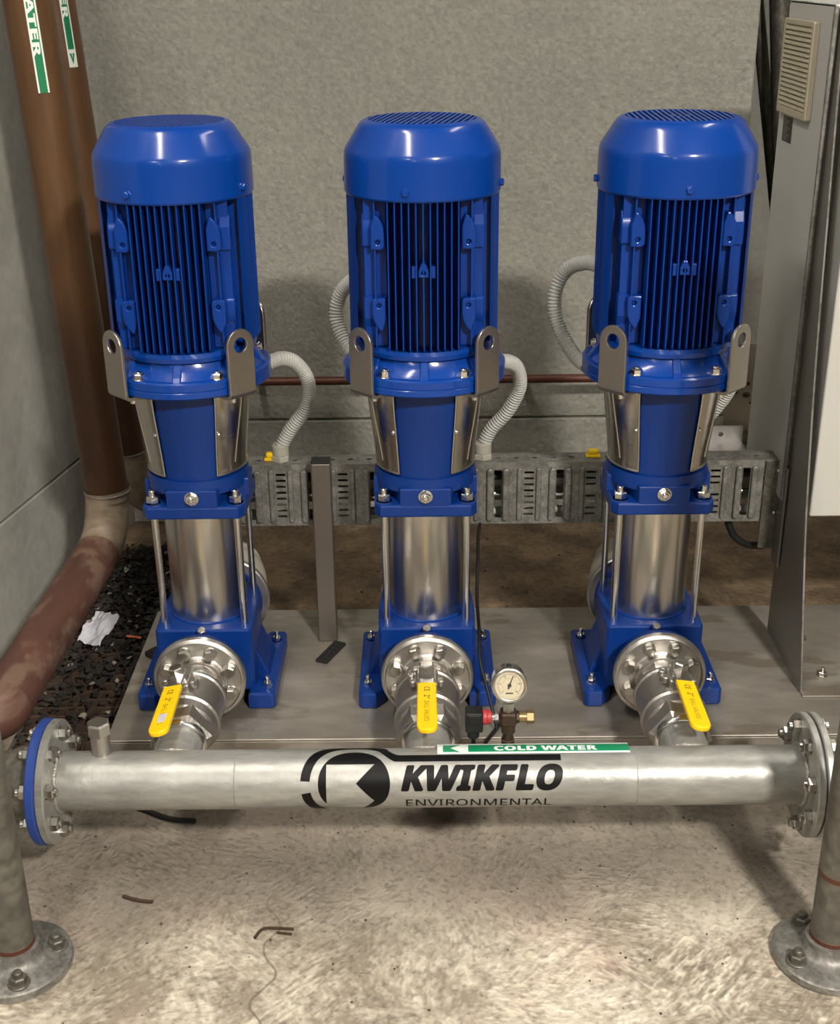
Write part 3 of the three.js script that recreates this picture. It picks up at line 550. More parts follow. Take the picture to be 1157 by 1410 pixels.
{ // what the manifold bolts to at each end
  const l = thing('supply_pipe', 'pipe end with a blue face ring bolted to the left end of the silver header', 'pipe', [0, MY, MZ]);
  obj('face_ring', toX(lathe([[0.04, -0.6085], [0.096, -0.6085], [0.0985, -0.606], [0.0985, -0.596], [0.096, -0.5935], [0.04, -0.5935]], 80)), M.gasket, l);
  obj('pipe_end', toX(lathe([[0.03, -0.80], [0.048, -0.80], [0.048, -0.66], [0.06, -0.63, 1], [0.062, -0.6085], [0.03, -0.6085]], 56)), M.galvDark, l);
  boltsX(l, 8, 0.076, -0.6085, -1, M.nut, 'flange_bolt', 0.006);
  const r = thing('outlet_pipe', 'flanged pipe end bolted to the right end of the silver header', 'pipe', [0, MY, MZ]);
  obj('gasket', toX(lathe([[0.04, 0.5962], [0.0945, 0.5962], [0.0945, 0.5986], [0.04, 0.5986]], 64)), M.black, r);
  obj('flange_ring', flangeX(0.599, 0.611, 0.097), M.manifold, r);
  obj('pipe_end', toX(lathe([[0.03, 0.611], [0.056, 0.611], [0.05, 0.64, 1], [MR, 0.66], [MR, 0.9], [0.03, 0.9]], 56)), M.galvDark, r);
  boltsX(r, 8, 0.076, 0.611, 1, M.nut, 'flange_bolt', 0.006);
}
// stand pipes on floor flanges
[[-0.617, 'left grey stand pipe on a round floor flange, at the lower left corner'], [0.592, 'right grey stand pipe on a round floor flange, at the lower right corner']].forEach(([x, label], i) => {
  const t = thing('stand_pipe', label, 'pipe', [x, 0, -1.468], 'grey stand pipes in the foreground');
  obj('pipe', lathe([[0.02, 0.03], [0.0302, 0.03], [0.0302, 1.25], [0.029, 1.253], [0, 1.253]], 48), M.pipeGrey, t);
  obj('rust_band', cyl(0.0305, 0.041, 0.049, 48, 0.0004), M.copper, t);
  if (i) obj('rust_band', cyl(0.0305, 0.155, 0.164, 48, 0.0004), M.copper, t);
  const f = obj('floor_flange', lathe([[0.03, 0], [0.079, 0], [0.082, 0.003], [0.081, 0.012], [0.077, 0.015, 1], [0.052, 0.019, 1], [0.041, 0.024, 1], [0.038, 0.034], [0.036, 0.0405], [0.03, 0.041]], 72), M.galv, t);
  for (let k = 0; k < 4; k++) { const a = rad((i ? 25 : 20) + 90 * k); obj('floor_bolt', [cyl(0.0165, 0.012, 0.019, 24), hex(0.0125, 0.019, 0.030), cyl(0.0068, 0.03, 0.038, 14)].map((g) => g.translate(0.0595 * Math.sin(a), 0, 0.0595 * Math.cos(a))), M.galvDark, f); }
});

// ------------------------------------------------------------------ pressure gauge and sender
{
  const x = 0.1265, z = -1.694, y = 0.339;
  const t = thing('pressure_gauge', 'round pressure gauge with a pale dial on a small fitting above the silver pipe', 'gauge', [x, 0, z]);
  const tilt = (g) => g.rotateX(-rad(12)).translate(0, y, 0);
  obj('case', tilt(toZ(lathe([[0, -0.030], [0.024, -0.030], [0.0262, -0.027], [0.0262, 0.004], [0, 0.004]], 64))), M.zinc, t);
  obj('bezel', tilt(toZ(lathe([[0.0232, 0.002], [0.0282, 0.002], [0.0282, 0.007], [0.0255, 0.0095, 1], [0.0232, 0.008]], 64))), M.nut, t);
  const dial = canvasTex(512, 512, (c, w) => {
    c.fillStyle = '#c9c1a6'; c.fillRect(0, 0, w, w); c.translate(w / 2, w / 2); c.strokeStyle = '#3a372f'; c.fillStyle = '#3a372f';
    c.lineWidth = 4; c.beginPath(); c.arc(0, 0, 190, rad(135), rad(405)); c.stroke(); c.beginPath(); c.arc(0, 0, 120, rad(135), rad(405)); c.lineWidth = 2; c.stroke();
    for (let k = 0; k <= 50; k++) { const a = rad(135 + 270 * k / 50), r = k % 10 ? (k % 5 ? 200 : 208) : 220; c.lineWidth = k % 10 ? 3 : 7; c.beginPath(); c.moveTo(190 * Math.cos(a), 190 * Math.sin(a)); c.lineTo(r * Math.cos(a), r * Math.sin(a)); c.stroke(); }
    c.font = 'bold 40px sans-serif'; c.textAlign = 'center'; c.textBaseline = 'middle'; for (let k = 0; k <= 5; k++) { const a = rad(135 + 54 * k); c.fillText(String(k * 4), 158 * Math.cos(a), 158 * Math.sin(a)); }
    c.fillRect(-62, 128, 124, 26);
  });
  const dg = clean(tilt(new THREE.CircleGeometry(0.0238, 64).translate(0, 0, 0.0045)));
  obj('dial', dg, std({ map: dial, roughness: 0.6 }), t, true);
  obj('needle', tilt(merge([extrude(poly([[-0.0012, -0.006], [0.0012, -0.006], [0.0005, 0.0165], [-0.0005, 0.0165]]), 0.0006).rotateZ(-rad(20)).translate(0, 0, 0.0052), toZ(cyl(0.003, 0.005, 0.0066, 20, 0.0003))])), M.black, t);
  obj('lens', tilt(toZ(cyl(0.0236, 0.0075, 0.0079, 48, 0.0001))), phy({ color: 0xffffff, transmission: 1, roughness: 0.03, thickness: 0, ior: 1.45 }), t);
  obj('filler_plug', tilt(cyl(0.0042, 0.0245, 0.0285, 16).translate(0, 0, -0.012)), M.black, t);
  obj('stem', [hex(0.0095, y - 0.052, y - 0.036), cyl(0.006, y - 0.038, y - 0.02, 16)].map((g) => g.translate(0, 0, -0.008)), M.castSteel, t);
  obj('cross_fitting', [box(0.026, 0.024, 0.026, 0.005).translate(0, 0.275, -0.008), hex(0.0125, 0.249, 0.266).translate(0, 0, -0.008), toX(hex(0.010, 0.012, 0.018)).translate(0, 0.275, -0.008)], M.bronze, t);
  obj('riser', [cyl(0.0085, MY + 0.015, 0.250, 20).translate(0, 0, -0.008), hex(0.0115, MY + MR - 0.018, 0.235).translate(0, 0, -0.008)], M.bronze, t);
  obj('brass_plug', [toX(cyl(0.0085, 0.014, 0.03, 24)), toX(hex(0.0115, 0.029, 0.041))].map((g) => g.translate(0, 0.275, -0.008)), M.brass, t);
  const s = thing('pressure_sender', 'black pressure sender plug with a red ring, left of the gauge', 'sensor', [x, 0.275, z - 0.008]);
  obj('threaded_end', [toX(cyl(0.006, -0.027, -0.0135, 20)), toX(hex(0.0088, -0.021, -0.0145))], M.zinc, s);
  obj('collar', [toX(cyl(0.0125, -0.041, -0.033, 28)), toX(cyl(0.0105, -0.034, -0.026, 28))], M.red, s);
  obj('plug_body', [boxAt(-0.068, -0.040, -0.022, 0.014, -0.014, 0.014, 0.004), cyl(0.0095, -0.036, -0.02, 20).translate(-0.055, 0, 0), boxAt(-0.064, -0.044, -0.004, 0.012, 0.012, 0.016, 0.002)], M.black, s);
  const c = tag(obj('signal_cable', tube([V(x - 0.055, 0.241, z - 0.008), V(x - 0.054, 0.215, z - 0.012), V(x - 0.052, 0.19, z - 0.062), V(x - 0.04, 0.13, z - 0.12), V(x - 0.02, 0.106, z - 0.2), V(x + 0.03, 0.1045, z - 0.3)], 0.0035, 60, 8), M.black), 'short black cable hanging from the sender plug behind the silver pipe', 'cable');
  tag(obj('signal_cable', tube([V(0.118, 0.352, -2.335), V(0.106, 0.338, -2.29), V(0.101, 0.30, -2.225), V(0.097, 0.25, -2.16), V(0.0975, 0.225, -2.06), V(0.0965, 0.20, -2.005), V(0.108, 0.165, -1.965), V(0.118, 0.13, -1.935), V(0.124, 0.106, -1.925)], 0.0032, 80, 8), M.black), 'thin black cable tied down the right side of the middle pump', 'cable');
  tag(obj('cable_tie', [tube([...Array(13).keys()].map((k) => V(0.0985 + 0.005 * Math.cos(k / 6 * PI), 0.228, -2.062 + 0.005 * Math.sin(k / 6 * PI))), 0.0016, 30, 6), boxAt(0.098, 0.112, 0.2265, 0.2295, -2.058, -2.054, 0.001)], M.black), 'small black cable tie round the thin cable at the middle pump', 'cable tie');
}

// ------------------------------------------------------------------ cable tray on edge behind the pumps, and its post
const TZ = -2.30, TT = 0.470, TB = 0.342;
{
  const t = thing('cable_tray', 'perforated galvanised cable tray standing on edge behind the pumps', 'cable tray');
  const s = roundRect(-0.42, TB, 0.662, TT, 0.002);
  const slots = [], ladders = [];
  for (let k = -5; k <= 5; k++) { const x = 0.021 + 0.1216 * k; if (x > -0.40 && x < 0.64) slots.push(x); const l = x + 0.0608; if (l > -0.40 && l < 0.64) ladders.push(l); }
  for (const x of slots) rectHole(s, x - 0.0075, TB + 0.013, x + 0.0075, TT - 0.014);
  for (const x of ladders) for (let k = 0; k < 8; k++) { if (k === 4 && Math.abs(x) > 0.3) continue; const y = TB + 0.018 + k * 0.0126; rectHole(s, x - 0.0095, y, x + 0.0095, y + 0.0048); }
  obj('tray_web', extrude(s, 0.0022).translate(0, 0, TZ - 0.0022), M.tray, t);
  for (const x of slots) for (const q of [-1, 1]) obj('raised_rib', extrude(roundRect(x + q * 0.0155 - 0.0065, TB + 0.008, x + q * 0.0155 + 0.0065, TT - 0.009, 0.006), 0.0085, 0.003).translate(0, 0, TZ - 0.001), M.tray, t);
  for (const x of ladders) for (const q of [-1, 1]) obj('raised_rib', extrude(roundRect(x + q * 0.0185 - 0.005, TB + 0.008, x + q * 0.0185 + 0.005, TT - 0.009, 0.0045), 0.007, 0.0025).translate(0, 0, TZ - 0.001), M.tray, t);
  const f = roundRect(-0.42, 0, 0.6885, 0.052, 0.002); for (let k = 0; k < 30; k++) { const h = new THREE.Path(); h.absellipse(-0.4 + k * 0.0362, 0.026, 0.0062, 0.0050, 0, 2 * PI, true); f.holes.push(h); }
  obj('top_flange', extrude(f, 0.0022).rotateX(-PI / 2).translate(0, TT, TZ), M.tray, t);
  obj('shade_backing', boxAt(-0.42, 0.662, TB + 0.03, TT - 0.004, TZ - 0.0525, TZ - 0.051, 0), M.legSteel, t);  // dark sheet added so the slots look shaded inside
  obj('bottom_flange', boxAt(-0.42, 0.662, TB, TB + 0.0022, TZ - 0.0505, TZ - 0.0022, 0.0005), M.tray, t);
  const e = thing('end_bracket', 'grey angle bracket joining the right end of the cable tray to the cabinet leg', 'bracket');
  obj('front_plate', boxAt(0.6645, 0.6985, 0.283, TT - 0.0005, TZ - 0.004, TZ + 0.001, 0.001), M.galvDark, e);
  obj('side_plate', boxAt(0.6935, 0.698, 0.26, TT - 0.0005, TZ + 0.001, TZ + 0.045, 0.001), M.legSteel, e);
  for (const y of [0.45, 0.36]) obj('rivet', toZ(lathe([[0, 0], [0.004, 0], [0.003, 0.002, 1], [0, 0.0028]], 14)).translate(0.69, y, TZ + 0.001), M.nut, e);
  const p = thing('tray_post', 'flat grey steel post holding up the cable tray left of the middle pump', 'post');
  obj('post_tube', boxAt(-0.220, -0.182, bp, 0.487, -2.294, -2.262, 0.003), M.postSteel, p);
  obj('end_cap', boxAt(-0.2195, -0.1825, 0.487, 0.491, -2.2935, -2.2625, 0.0015), M.rubber, p);
  // cables lying in the tray
  for (const [y, z, r, m, look] of [[0.355, -0.036, 0.0085, M.conduit, 'pale cable lying lowest inside the cable tray'], [0.392, -0.034, 0.0055, M.zinc, 'thin bright conduit running inside the cable tray'], [0.43, -0.036, 0.008, M.black, 'black cable lying highest inside the cable tray']]) {
    const pts = []; for (let k = 0; k <= 10; k++) pts.push(V(-0.41 + 0.106 * k, y + 0.003 * Math.sin(k * 2.1 + r * 900), TZ + z + 0.004 * Math.cos(k * 1.7)));
    tag(obj('tray_cable', tube(pts, r, 60, 8), m), look, 'cable');
  }
  tag(obj('drop_cable', tube([V(0.605, 0.352, -2.33), V(0.608, 0.33, -2.325), V(0.622, 0.30, -2.325), V(0.648, 0.278, -2.33), V(0.69, 0.26, -2.36)], 0.0075, 40, 10), M.black), 'black cable dropping from the right end of the cable tray', 'cable');
  // yellow plugs on the tray
  for (const [x, look] of [[-0.302, 'flat yellow cap on the tray left of the first grey conduit'], [0.330, 'yellow cap on the tray beside the right hand pump']]) { const y = thing('yellow_cap', look, 'cap', [x, TT + 0.0022, TZ - 0.026], 'yellow caps on the tray'); obj('base', boxAt(-0.014, 0.014, 0, 0.006, -0.008, 0.008, 0.002), M.yellow, y); obj('dome', box(0.022, 0.012, 0.013, 0.005).translate(0, 0.011, 0), M.yellow, y); }
}
// corrugated conduits
const corrugated = (pts, r = 0.0125) => { const c = new THREE.CatmullRomCurve3(pts), L = c.getLength(), n = Math.round(L / 0.00115); return sweep(c, n, 16, (t) => r * (1 + 0.11 * Math.sin(t * L / 0.0062 * 2 * PI))); };
function conduit(label, pts, gland) {
  const t = thing('flexible_conduit', label, 'conduit', [0, 0, 0], 'grey corrugated conduits on the motors');
  obj('hose', corrugated(pts.map((p) => V(p[0], p[1], -p[2]))), M.conduit, t, true);
  if (gland) obj('gland', [hex(0.0185, TT + 0.0022, TT + 0.014), cyl(0.0165, TT + 0.012, TT + 0.036, 24, 0.003)].map((g) => g.translate(gland[0], 0, -gland[1])), M.gland, t);
}
conduit('grey corrugated conduit curling from the left hand pump down to the tray', [[-0.32, 0.70, 2.17], [-0.285, 0.708, 2.195], [-0.260, 0.710, 2.22], [-0.238, 0.693, 2.25], [-0.219, 0.645, 2.285], [-0.228, 0.585, 2.31], [-0.262, 0.535, 2.325], [-0.281, 0.50, 2.327], [-0.284, 0.487, 2.327]], [-0.284, 2.327]);
conduit('grey corrugated conduit curling from the right side of the middle pump to the tray', [[0.085, 0.70, 2.16], [0.125, 0.706, 2.19], [0.150, 0.70, 2.22], [0.172, 0.675, 2.26], [0.180, 0.63, 2.29], [0.160, 0.575, 2.31], [0.128, 0.53, 2.325], [0.116, 0.50, 2.327], [0.114, 0.487, 2.327]], [0.114, 2.327]);
conduit('small grey conduit loop showing left of the middle motor', [[-0.098, 0.84, 2.24], [-0.126, 0.838, 2.28], [-0.152, 0.81, 2.30], [-0.162, 0.765, 2.30], [-0.145, 0.72, 2.28], [-0.12, 0.695, 2.25]]);
conduit('large pale conduit loop standing out left of the right hand motor', [[0.318, 0.87, 2.22], [0.296, 0.868, 2.27], [0.262, 0.848, 2.30], [0.242, 0.80, 2.30], [0.250, 0.745, 2.29], [0.278, 0.70, 2.25], [0.296, 0.69, 2.22]]);
conduit('grey conduit half hidden behind the lantern of the right hand pump', [[0.51, 0.70, 2.17], [0.552, 0.705, 2.20], [0.574, 0.69, 2.24], [0.583, 0.645, 2.28], [0.572, 0.595, 2.31], [0.545, 0.545, 2.325], [0.526, 0.51, 2.327], [0.522, 0.487, 2.327]], [0.522, 2.327]);

// ------------------------------------------------------------------ brown pipes in the left corner
const line = (a, b) => new THREE.LineCurve3(a, b);
function pipeLabel(name, parent, p0, p1, r, ang, half, tex) {      // a strip along a leaning pipe
  const dir = p1.clone().sub(p0).normalize(), n1 = V(0, 0, 1).addScaledVector(dir, -dir.z).normalize(), n2 = dir.clone().cross(n1), pos = [], nor = [], uv = [], idx = [], na = 8;
  for (let j = 0; j <= 1; j++) for (let i = 0; i <= na; i++) { const a = ang + mix(-half, half, i / na), N = n1.clone().multiplyScalar(Math.cos(a)).addScaledVector(n2, -Math.sin(a)), p = (j ? p1 : p0).clone().addScaledVector(N, r); pos.push(p.x, p.y, p.z); nor.push(N.x, N.y, N.z); uv.push(j, i / na); }
  for (let i = 0; i < na; i++) idx.push(i, i + na + 1, i + 1, i + 1, i + na + 1, i + na + 2);
  const g = new THREE.BufferGeometry(); g.setAttribute('position', new THREE.Float32BufferAttribute(pos, 3)); g.setAttribute('normal', new THREE.Float32BufferAttribute(nor, 3)); g.setAttribute('uv', new THREE.Float32BufferAttribute(uv, 2)); g.setIndex(idx);
  return obj(name, g, std({ map: tex, roughness: 0.4, side: THREE.DoubleSide }), parent, true);
}
const stripTex = (arrow) => canvasTex(1024, 96, (c, w, h) => {   // top of the strip at u = 0
  const end = arrow ? 0.60 * w : 0.76 * w, green = arrow ? 0.85 * w : w;
  c.fillStyle = '#e8ede2'; c.fillRect(0, 0, w, h); c.fillStyle = '#127c50'; c.fillRect(0, 15, green, h - 30);
  c.fillStyle = '#eef4ea'; c.strokeStyle = '#eef4ea'; c.font = 'bold 84px sans-serif'; c.textBaseline = 'middle'; const m = c.measureText('WATER').width;
  c.save(); c.translate(end - 560, h / 2 + 4); c.scale(550 / m, 0.92); c.fillText('WATER', 0, 0); c.lineWidth = 3; c.strokeText('WATER', 0, 0); c.restore();
  if (arrow) { c.fillStyle = '#1c6e4b'; c.beginPath(); c.moveTo(1000, h / 2); c.lineTo(905, 20); c.lineTo(905, 42); c.lineTo(955, h / 2); c.lineTo(905, h - 42); c.lineTo(905, h - 20); c.closePath(); c.fill(); }
});
{
  const t = thing('brown_pipe', 'front brown water pipe that bends at the floor and runs along the left wall', 'pipe', [0, 0, 0], 'brown water pipes in the corner');
  const r = 0.0452, top = V(-0.738, 1.75, -2.5), ring = V(-0.679, 0.335, -2.5);
  obj('upright', sweep(line(top, ring), 40, 40, () => r), M.brownPipe, t, true);
  const q = ring.clone().add(V(-0.002, -0.008, 0)), c = new THREE.CatmullRomCurve3([q, V(-0.682, 0.30, -2.495), V(-0.684, 0.268, -2.475), V(-0.686, 0.245, -2.44), V(-0.688, 0.238, -2.40)], false, 'centripetal');
  obj('bend', sweep(c, 30, 40, () => r + 0.0008), M.dusty, t, true);
  obj('coupling', [sweep(line(ring.clone().add(V(-0.001, 0.012, 0)), ring.clone().add(V(0, -0.012, 0))), 2, 48, () => r + 0.0022)], M.dusty, t, true);
  obj('ring_seal', sweep(new THREE.CatmullRomCurve3([...Array(24).keys()].map((k) => V(ring.x + (r + 0.0018) * Math.cos(k / 12 * PI), ring.y + 0.005, ring.z + (r + 0.0018) * Math.sin(k / 12 * PI))), true), 72, 6, () => 0.0022), M.galv, t, true);
  obj('floor_run', sweep(line(V(-0.688, 0.238, -2.402), V(-0.708, 0.236, -1.81)), 30, 40, () => r), M.redPipe, t, true);
  obj('end_bend', sweep(new THREE.CatmullRomCurve3([V(-0.7080, 0.236, -1.812), V(-0.7095, 0.236, -1.797), V(-0.73, 0.236, -1.779), V(-0.79, 0.236, -1.776), V(-0.95, 0.236, -1.776)], false, 'centripetal'), 30, 40, () => r + 0.0012), M.redPipe, t, true);
  pipeLabel('pipe_label', t, top.clone().lerp(ring, 0.24), top.clone().lerp(ring, 0.4225), r + 0.0008, rad(20), rad(13), stripTex(false)).userData.label = 'green and white water label';
  const t2 = thing('brown_pipe', 'rear brown water pipe in the corner, half hidden by the front one', 'pipe', [0, 0, 0], 'brown water pipes in the corner');
  const top2 = V(-0.775, 1.75, -2.8), ring2 = V(-0.706, 0.318, -2.8);
  obj('upright', sweep(line(top2, ring2), 40, 40, () => r), M.brownPipe, t2, true);
  obj('ring_seal', sweep(new THREE.CatmullRomCurve3([...Array(24).keys()].map((k) => V(ring2.x + (r + 0.0018) * Math.cos(k / 12 * PI), ring2.y, ring2.z + (r + 0.0018) * Math.sin(k / 12 * PI))), true), 72, 6, () => 0.0022), M.galv, t2, true);
  obj('bend', sweep(new THREE.CatmullRomCurve3([ring2, V(-0.704, 0.28, -2.8), V(-0.690, 0.235, -2.8), V(-0.655, 0.205, -2.8), V(-0.61, 0.20, -2.8)], false, 'centripetal'), 30, 40, () => r + 0.0008), M.dusty, t2, true);
  obj('floor_run', sweep(line(V(-0.612, 0.20, -2.8), V(-0.46, 0.20, -2.8)), 10, 40, () => r), M.redPipe, t2, true);
  pipeLabel('pipe_label', t2, top2.clone().lerp(ring2, 0.24), top2.clone().lerp(ring2, 0.402), r + 0.0008, rad(42), rad(12), stripTex(true)).userData.label = 'green and white water label ending in an arrow';
}
{ const t = thing('copper_pipe', 'thin brown copper pipe running along the back wall', 'pipe'); obj('pipe', toX(cyl(0.0105, -0.72, 0.77, 24)).translate(0, 0.421, -3.0), M.copper, t); for (const x of [-0.42, 0.24, 0.70]) obj('pipe_clip', [boxAt(x - 0.008, x + 0.008, 0.408, 0.434, -3.1, -3.011, 0.002)], M.galvDark, t); }

// ------------------------------------------------------------------ control cabinet on its stand at the right
{
  const t = thing('control_cabinet', 'tall light grey control cabinet with a louvred vent, at the right edge', 'cabinet');
  const x = 0.69;
  const side = obj('side_panel', boxAt(x, x + 0.006, 0.40, 1.296, -2.54, -2.268, 0.002), M.cabinet, t);
  obj('edge_lip', boxAt(x - 0.001, x + 0.008, 0.40, 1.296, -2.272, -2.264, 0.003), M.galv, side);
  obj('top_panel', boxAt(x, 1.25, 1.290, 1.296, -2.54, -2.264, 0.002), M.cabinet, t);
  obj('back_panel', boxAt(x, 1.25, 0.40, 1.29, -2.546, -2.54, 0.002), M.cabinet, t);
  obj('bottom_panel', boxAt(x + 0.02, 1.25, 0.40, 0.406, -2.54, -2.27, 0.002), M.cabinet, t);
  obj('door', boxAt(0.722, 1.25, 0.402, 1.345, -2.262, -2.182, 0.004), M.door, t);
  // louvred vent on the side
  const v = obj('vent_frame', (() => { const s = roundRect(0, 0, 0.192, 0.166, 0.004); rectHole(s, 0.012, 0.014, 0.180, 0.156); return extrude(s, 0.012, 0.002).rotateY(-PI / 2).translate(x, 1.100, -2.528); })(), M.louver, t);
  obj('vent_back', boxAt(x - 0.002, x, 1.112, 1.258, -2.518, -2.346, 0), M.hole, v);
  for (let k = 0; k < 17; k++) obj('vent_slat', box(0.0022, 0.0105, 0.170, 0.0006).rotateZ(rad(-38)).translate(x - 0.009, 1.119 + k * 0.0083, -2.432), M.louver, v);
  const pt = canvasTex(128, 200, (c) => { c.fillStyle = '#1d1b16'; c.fillRect(0, 0, 128, 200); c.fillStyle = '#8c897c'; for (let k = 0; k < 10; k++) c.fillRect(14, 14 + k * 18, 30 + 60 * ((k * 37) % 10) / 10, 6); });
  const pg = clean(new THREE.PlaneGeometry(0.062, 0.046).rotateY(-PI / 2).translate(x - 0.0006, 1.071, -2.478));
  obj('rating_plate', pg, std({ map: pt, roughness: 0.5 }), t, true);
  const l = thing('cabinet_stand', 'dark stainless sheet leg of the control cabinet, bolted to the base plate', 'stand');
  const s = poly([[2.047, bp + 0.004], [2.292, bp + 0.004], [2.292, 0.47], [2.262, 0.472], [2.262, 1.29], [2.252, 1.29], [2.187, 0.69], [2.137, 0.41]].map(([d, y]) => [d, y]));
  const leg = obj('side_sheet', extrude(s, 0.004, 0.0008).rotateY(PI / 2).translate(0.7, 0, 0), M.legSteel, l);
  obj('folded_edge', tube([V(0.702, bp + 0.004, -2.047), V(0.702, 0.41, -2.137), V(0.702, 0.69, -2.187), V(0.702, 1.29, -2.252)], 0.0026, 40, 6), M.galv, leg);
  obj('foot_plate', boxAt(0.7, 0.84, bp, bp + 0.004, -2.292, -2.03, 0.001), M.plate, l);
  for (const d of [2.105, 2.246]) obj('foot_bolt', boltGeo(0.0085, 0.007, 0.008).translate(0.758, bp + 0.0055, -d), M.nut, l);
}
tag(obj('galvanised_conduit', sweep(line(V(0.862, 1.6, -3.42), V(1.05, 0.0, -3.40)), 12, 28, () => 0.026), M.galvDark, scene, true), 'wider galvanised tube rising behind the cabinet', 'tube', 'galvanised tubes behind the cabinet');
tag(obj('galvanised_conduit', sweep(line(V(0.80, 1.6, -3.50), V(1.105, 0.0, -3.48)), 12, 24, () => 0.017), M.galvDark, scene, true), 'narrower galvanised tube leaning behind the cabinet', 'tube', 'galvanised tubes behind the cabinet');
tag(obj('concrete_block', box(0.17, 0.05, 0.30, 0.006).translate(0.97, 0.025, -3.80), M.block), 'pale concrete block lying on the floor behind the tray', 'block');
{ const t = thing('rear_bracket', 'dark drilled steel angle behind the right end of the cable tray', 'bracket'); const s = roundRect(0.54, 0, 0.655, 0.035, 0.002); hole(s, 0.577, 0.017, 0.005); hole(s, 0.610, 0.017, 0.005); obj('angle_face', extrude(s, 0.004).translate(0, 0.452, -2.46), M.legSteel, t); obj('angle_foot', boxAt(0.54, 0.655, 0.448, 0.452, -2.50, -2.354, 0.001), M.legSteel, t); }

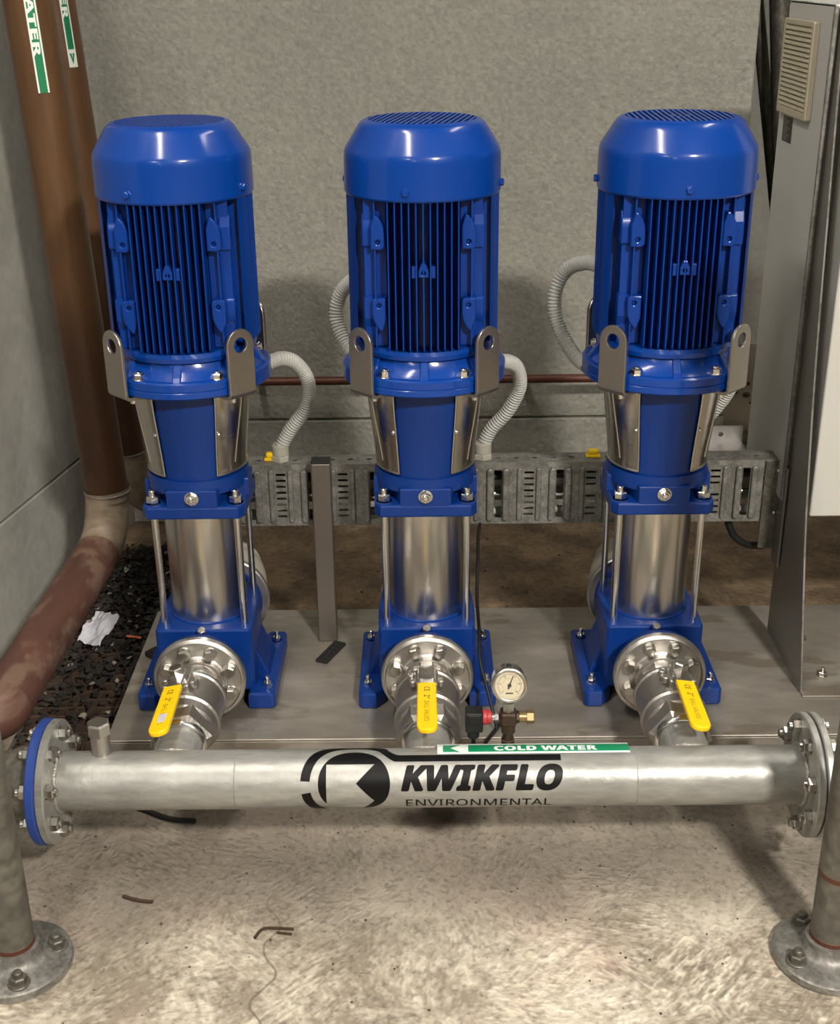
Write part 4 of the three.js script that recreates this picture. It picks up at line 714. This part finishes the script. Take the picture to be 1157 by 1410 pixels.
// ------------------------------------------------------------------ drain trench grating and what lies about
{
  const t = thing('trench_grating', 'rusty steel grating over the drain left of the base plate', 'grating');
  const w = TRX1 - TRX0;
  for (const x of [TRX0 + 0.004, TRX1 - 0.004]) obj('side_bar', boxAt(x - 0.003, x + 0.003, -0.035, 0, -TRD1, -TRD0, 0.001), M.galvDark, t);
  const g = boxUV(clean(box(w - 0.014, 0.028, 0.005, 0.001))), g2 = boxUV(clean(box(0.004, 0.022, TRD1 - TRD0 - 0.01, 0.001)));
  for (let d = TRD0 + 0.02; d < TRD1 - 0.01; d += 0.031) { const b = shared('grate_bar', g, M.grate, t); b.position.set((TRX0 + TRX1) / 2, -0.0155, -d); }
  for (let k = 1; k < 6; k++) { const b = shared('cross_bar', g2, M.grate, t); b.position.set(TRX0 + w * k / 6, -0.014, -(TRD0 + TRD1) / 2); }
  // litter caught on it
  const leaf = [], bits = [], pale = [];
  for (let i = 0; i < 1900; i++) {
    const d = TRD0 + 0.03 + (TRD1 - TRD0 - 0.05) * Math.sqrt(rnd()), s = rr(0.005, 0.019), x = rr(TRX0 + 0.01, TRX1 + 0.005);
    const q = new THREE.PlaneGeometry(s, s * rr(0.3, 0.9), 2, 1), p = q.attributes.position; for (let k = 0; k < p.count; k++) p.setZ(k, rr(-0.3, 0.3) * s);
    q.computeVertexNormals(); q.rotateX(-PI / 2 + rr(-0.5, 0.5)).rotateY(rr(0, 6.3)).translate(x, rr(0.003, 0.018), -d);
    (i % 22 ? leaf : pale).push(clean(q));
  }
  const dark = merge(leaf), light = merge(pale), lg = merge([dark, light]), n0 = dark.attributes.position.count, col = new Float32Array(lg.attributes.position.count * 3);
  for (let i = 0; i < col.length / 3; i++) { const k = i < n0 ? 0.010 + 0.012 * ((Math.floor(i / 12) * 7919 % 100) / 100) : 0.26; col[i * 3] = k; col[i * 3 + 1] = k * 0.86; col[i * 3 + 2] = k * 0.70; }
  const litter = stuff(obj('floor_litter', lg, std({ color: 0xffffff, vertexColors: true, roughness: 0.9, side: THREE.DoubleSide })));
  litter.geometry.setAttribute('color', new THREE.BufferAttribute(col, 3)); tag(litter, 'dark dead leaves, dirt and pale scraps littering the drain grating', 'litter');
  const sheet = (w0, h0, amp, m, name, label, cat, pos, ry, rx) => {
    const q = new THREE.PlaneGeometry(w0, h0, 10, 10), p = q.attributes.position;
    for (let k = 0; k < p.count; k++) { const x = p.getX(k) / w0, y = p.getY(k) / h0; p.setZ(k, amp * (Math.sin(x * 7 + y * 3) + 0.7 * Math.sin(y * 9 - x * 5) + rr(-0.5, 0.5))); p.setX(k, p.getX(k) + rr(-0.04, 0.04) * w0); p.setY(k, p.getY(k) + rr(-0.04, 0.04) * h0); }
    const f = clean(q); f.computeVertexNormals();
    const o = tag(obj(name, f.rotateX(-PI / 2 + rx), m), label, cat); o.position.set(...pos); o.rotation.y = ry; return o;
  };
  sheet(0.062, 0.085, 0.006, M.paper, 'paper_scrap', 'crumpled white paper lying beside the brown pipe on the grating', 'paper', [-0.715, 0.045, -2.43], -0.4, 0.5);
  sheet(0.008, 0.03, 0.001, M.orange, 'orange_scrap', 'small orange scrap among the litter on the grating', 'scrap', [-0.638, 0.022, -2.43], 1.4, 0.1);
  // black rubber pieces on the plate
  const r = thing('rubber_strip', 'black rubber strip with two rows of holes lying at the foot of the tray post', 'rubber strip', [-0.192, bp, -2.213]); r.rotation.y = rad(-24);
  const s = roundRect(-0.0125, -0.042, 0.0125, 0.042, 0.002); for (let k = 0; k < 6; k++) for (const q of [-1, 1]) hole(s, q * 0.0055, -0.033 + k * 0.0132, 0.0033);
  obj('pad', extrude(s, 0.006, 0.0008, 8).rotateX(-PI / 2), M.rubber, r); obj('backing', boxAt(-0.012, 0.012, 0, 0.0015, -0.041, 0.041, 0), M.hole, r);
  const b = tag(obj('rubber_block', merge([box(0.03, 0.012, 0.045, 0.003).translate(0, 0.006, 0), box(0.022, 0.006, 0.03, 0.002).translate(0, 0.013, 0)]), M.rubber), 'small black rubber block on the plate left of the left hand pump', 'rubber block'); b.position.set(-0.5375, bp, -2.205); b.rotation.y = 0.9;
  // loose things on the concrete floor
  tag(obj('rubber_hose', tube([V(-0.565, 0.005, -1.87), V(-0.50, 0.005, -1.835), V(-0.45, 0.006, -1.808), V(-0.405, 0.005, -1.802)], 0.0045, 30, 8), M.rubber), 'black hose end lying on the floor under the left of the silver pipe', 'hose');
  const twig = (pts, r, label) => tag(obj('wood_splinter', tube(pts.map(([x, d]) => V(x, r + 0.001, -d)), r, 12, 6), M.wood), label, 'splinter');
  twig([[-0.490, 1.612], [-0.465, 1.602], [-0.440, 1.598]], 0.0028, 'dark wood splinter on the floor near the left stand pipe');
  twig([[-0.268, 1.515], [-0.258, 1.535], [-0.235, 1.536], [-0.21, 1.534]], 0.0022, 'bent brown splinter on the bare floor left of centre');
  twig([[-0.235, 1.527], [-0.212, 1.523]], 0.002, 'short brown splinter lying next to the bent one');
  const peb = [];
  for (let i = 0; i < 110; i++) { const x = rr(-0.62, 0.6), d = rr(1.35, 1.86), s = rr(0.0008, 0.0028); if (Math.hypot(x + 0.617, d - 1.468) < 0.09 || Math.hypot(x - 0.592, d - 1.468) < 0.09) continue; peb.push(clean(new THREE.IcosahedronGeometry(s, 0).scale(1, 0.6, rr(0.6, 1.3)).translate(x, s * 0.4, -d))); }
  for (let i = 0; i < 60; i++) { const x = rr(-0.3, 0.75), d = rr(2.45, 3.0), s = rr(0.001, 0.0045); peb.push(clean(new THREE.IcosahedronGeometry(s, 0).scale(1, 0.5, rr(0.6, 1.5)).translate(x, s * 0.4, -d))); }
  for (let i = 0; i < 90; i++) { const x = rr(0.8, 1.15), d = rr(3.3, 4.3), s = rr(0.004, 0.014); if (Math.abs(x - 0.97) < 0.11 && Math.abs(d - 3.8) < 0.18) continue; peb.push(clean(new THREE.IcosahedronGeometry(s, 0).scale(1, 0.5, rr(0.6, 1.5)).translate(x, s * 0.4, -d))); }
  tag(stuff(obj('floor_grit', peb, std({ color: 0x4a3f31, roughness: 0.95 }))), 'dark grit and crumbs scattered over the concrete floor', 'grit');
}
renderer.render(scene, camera);
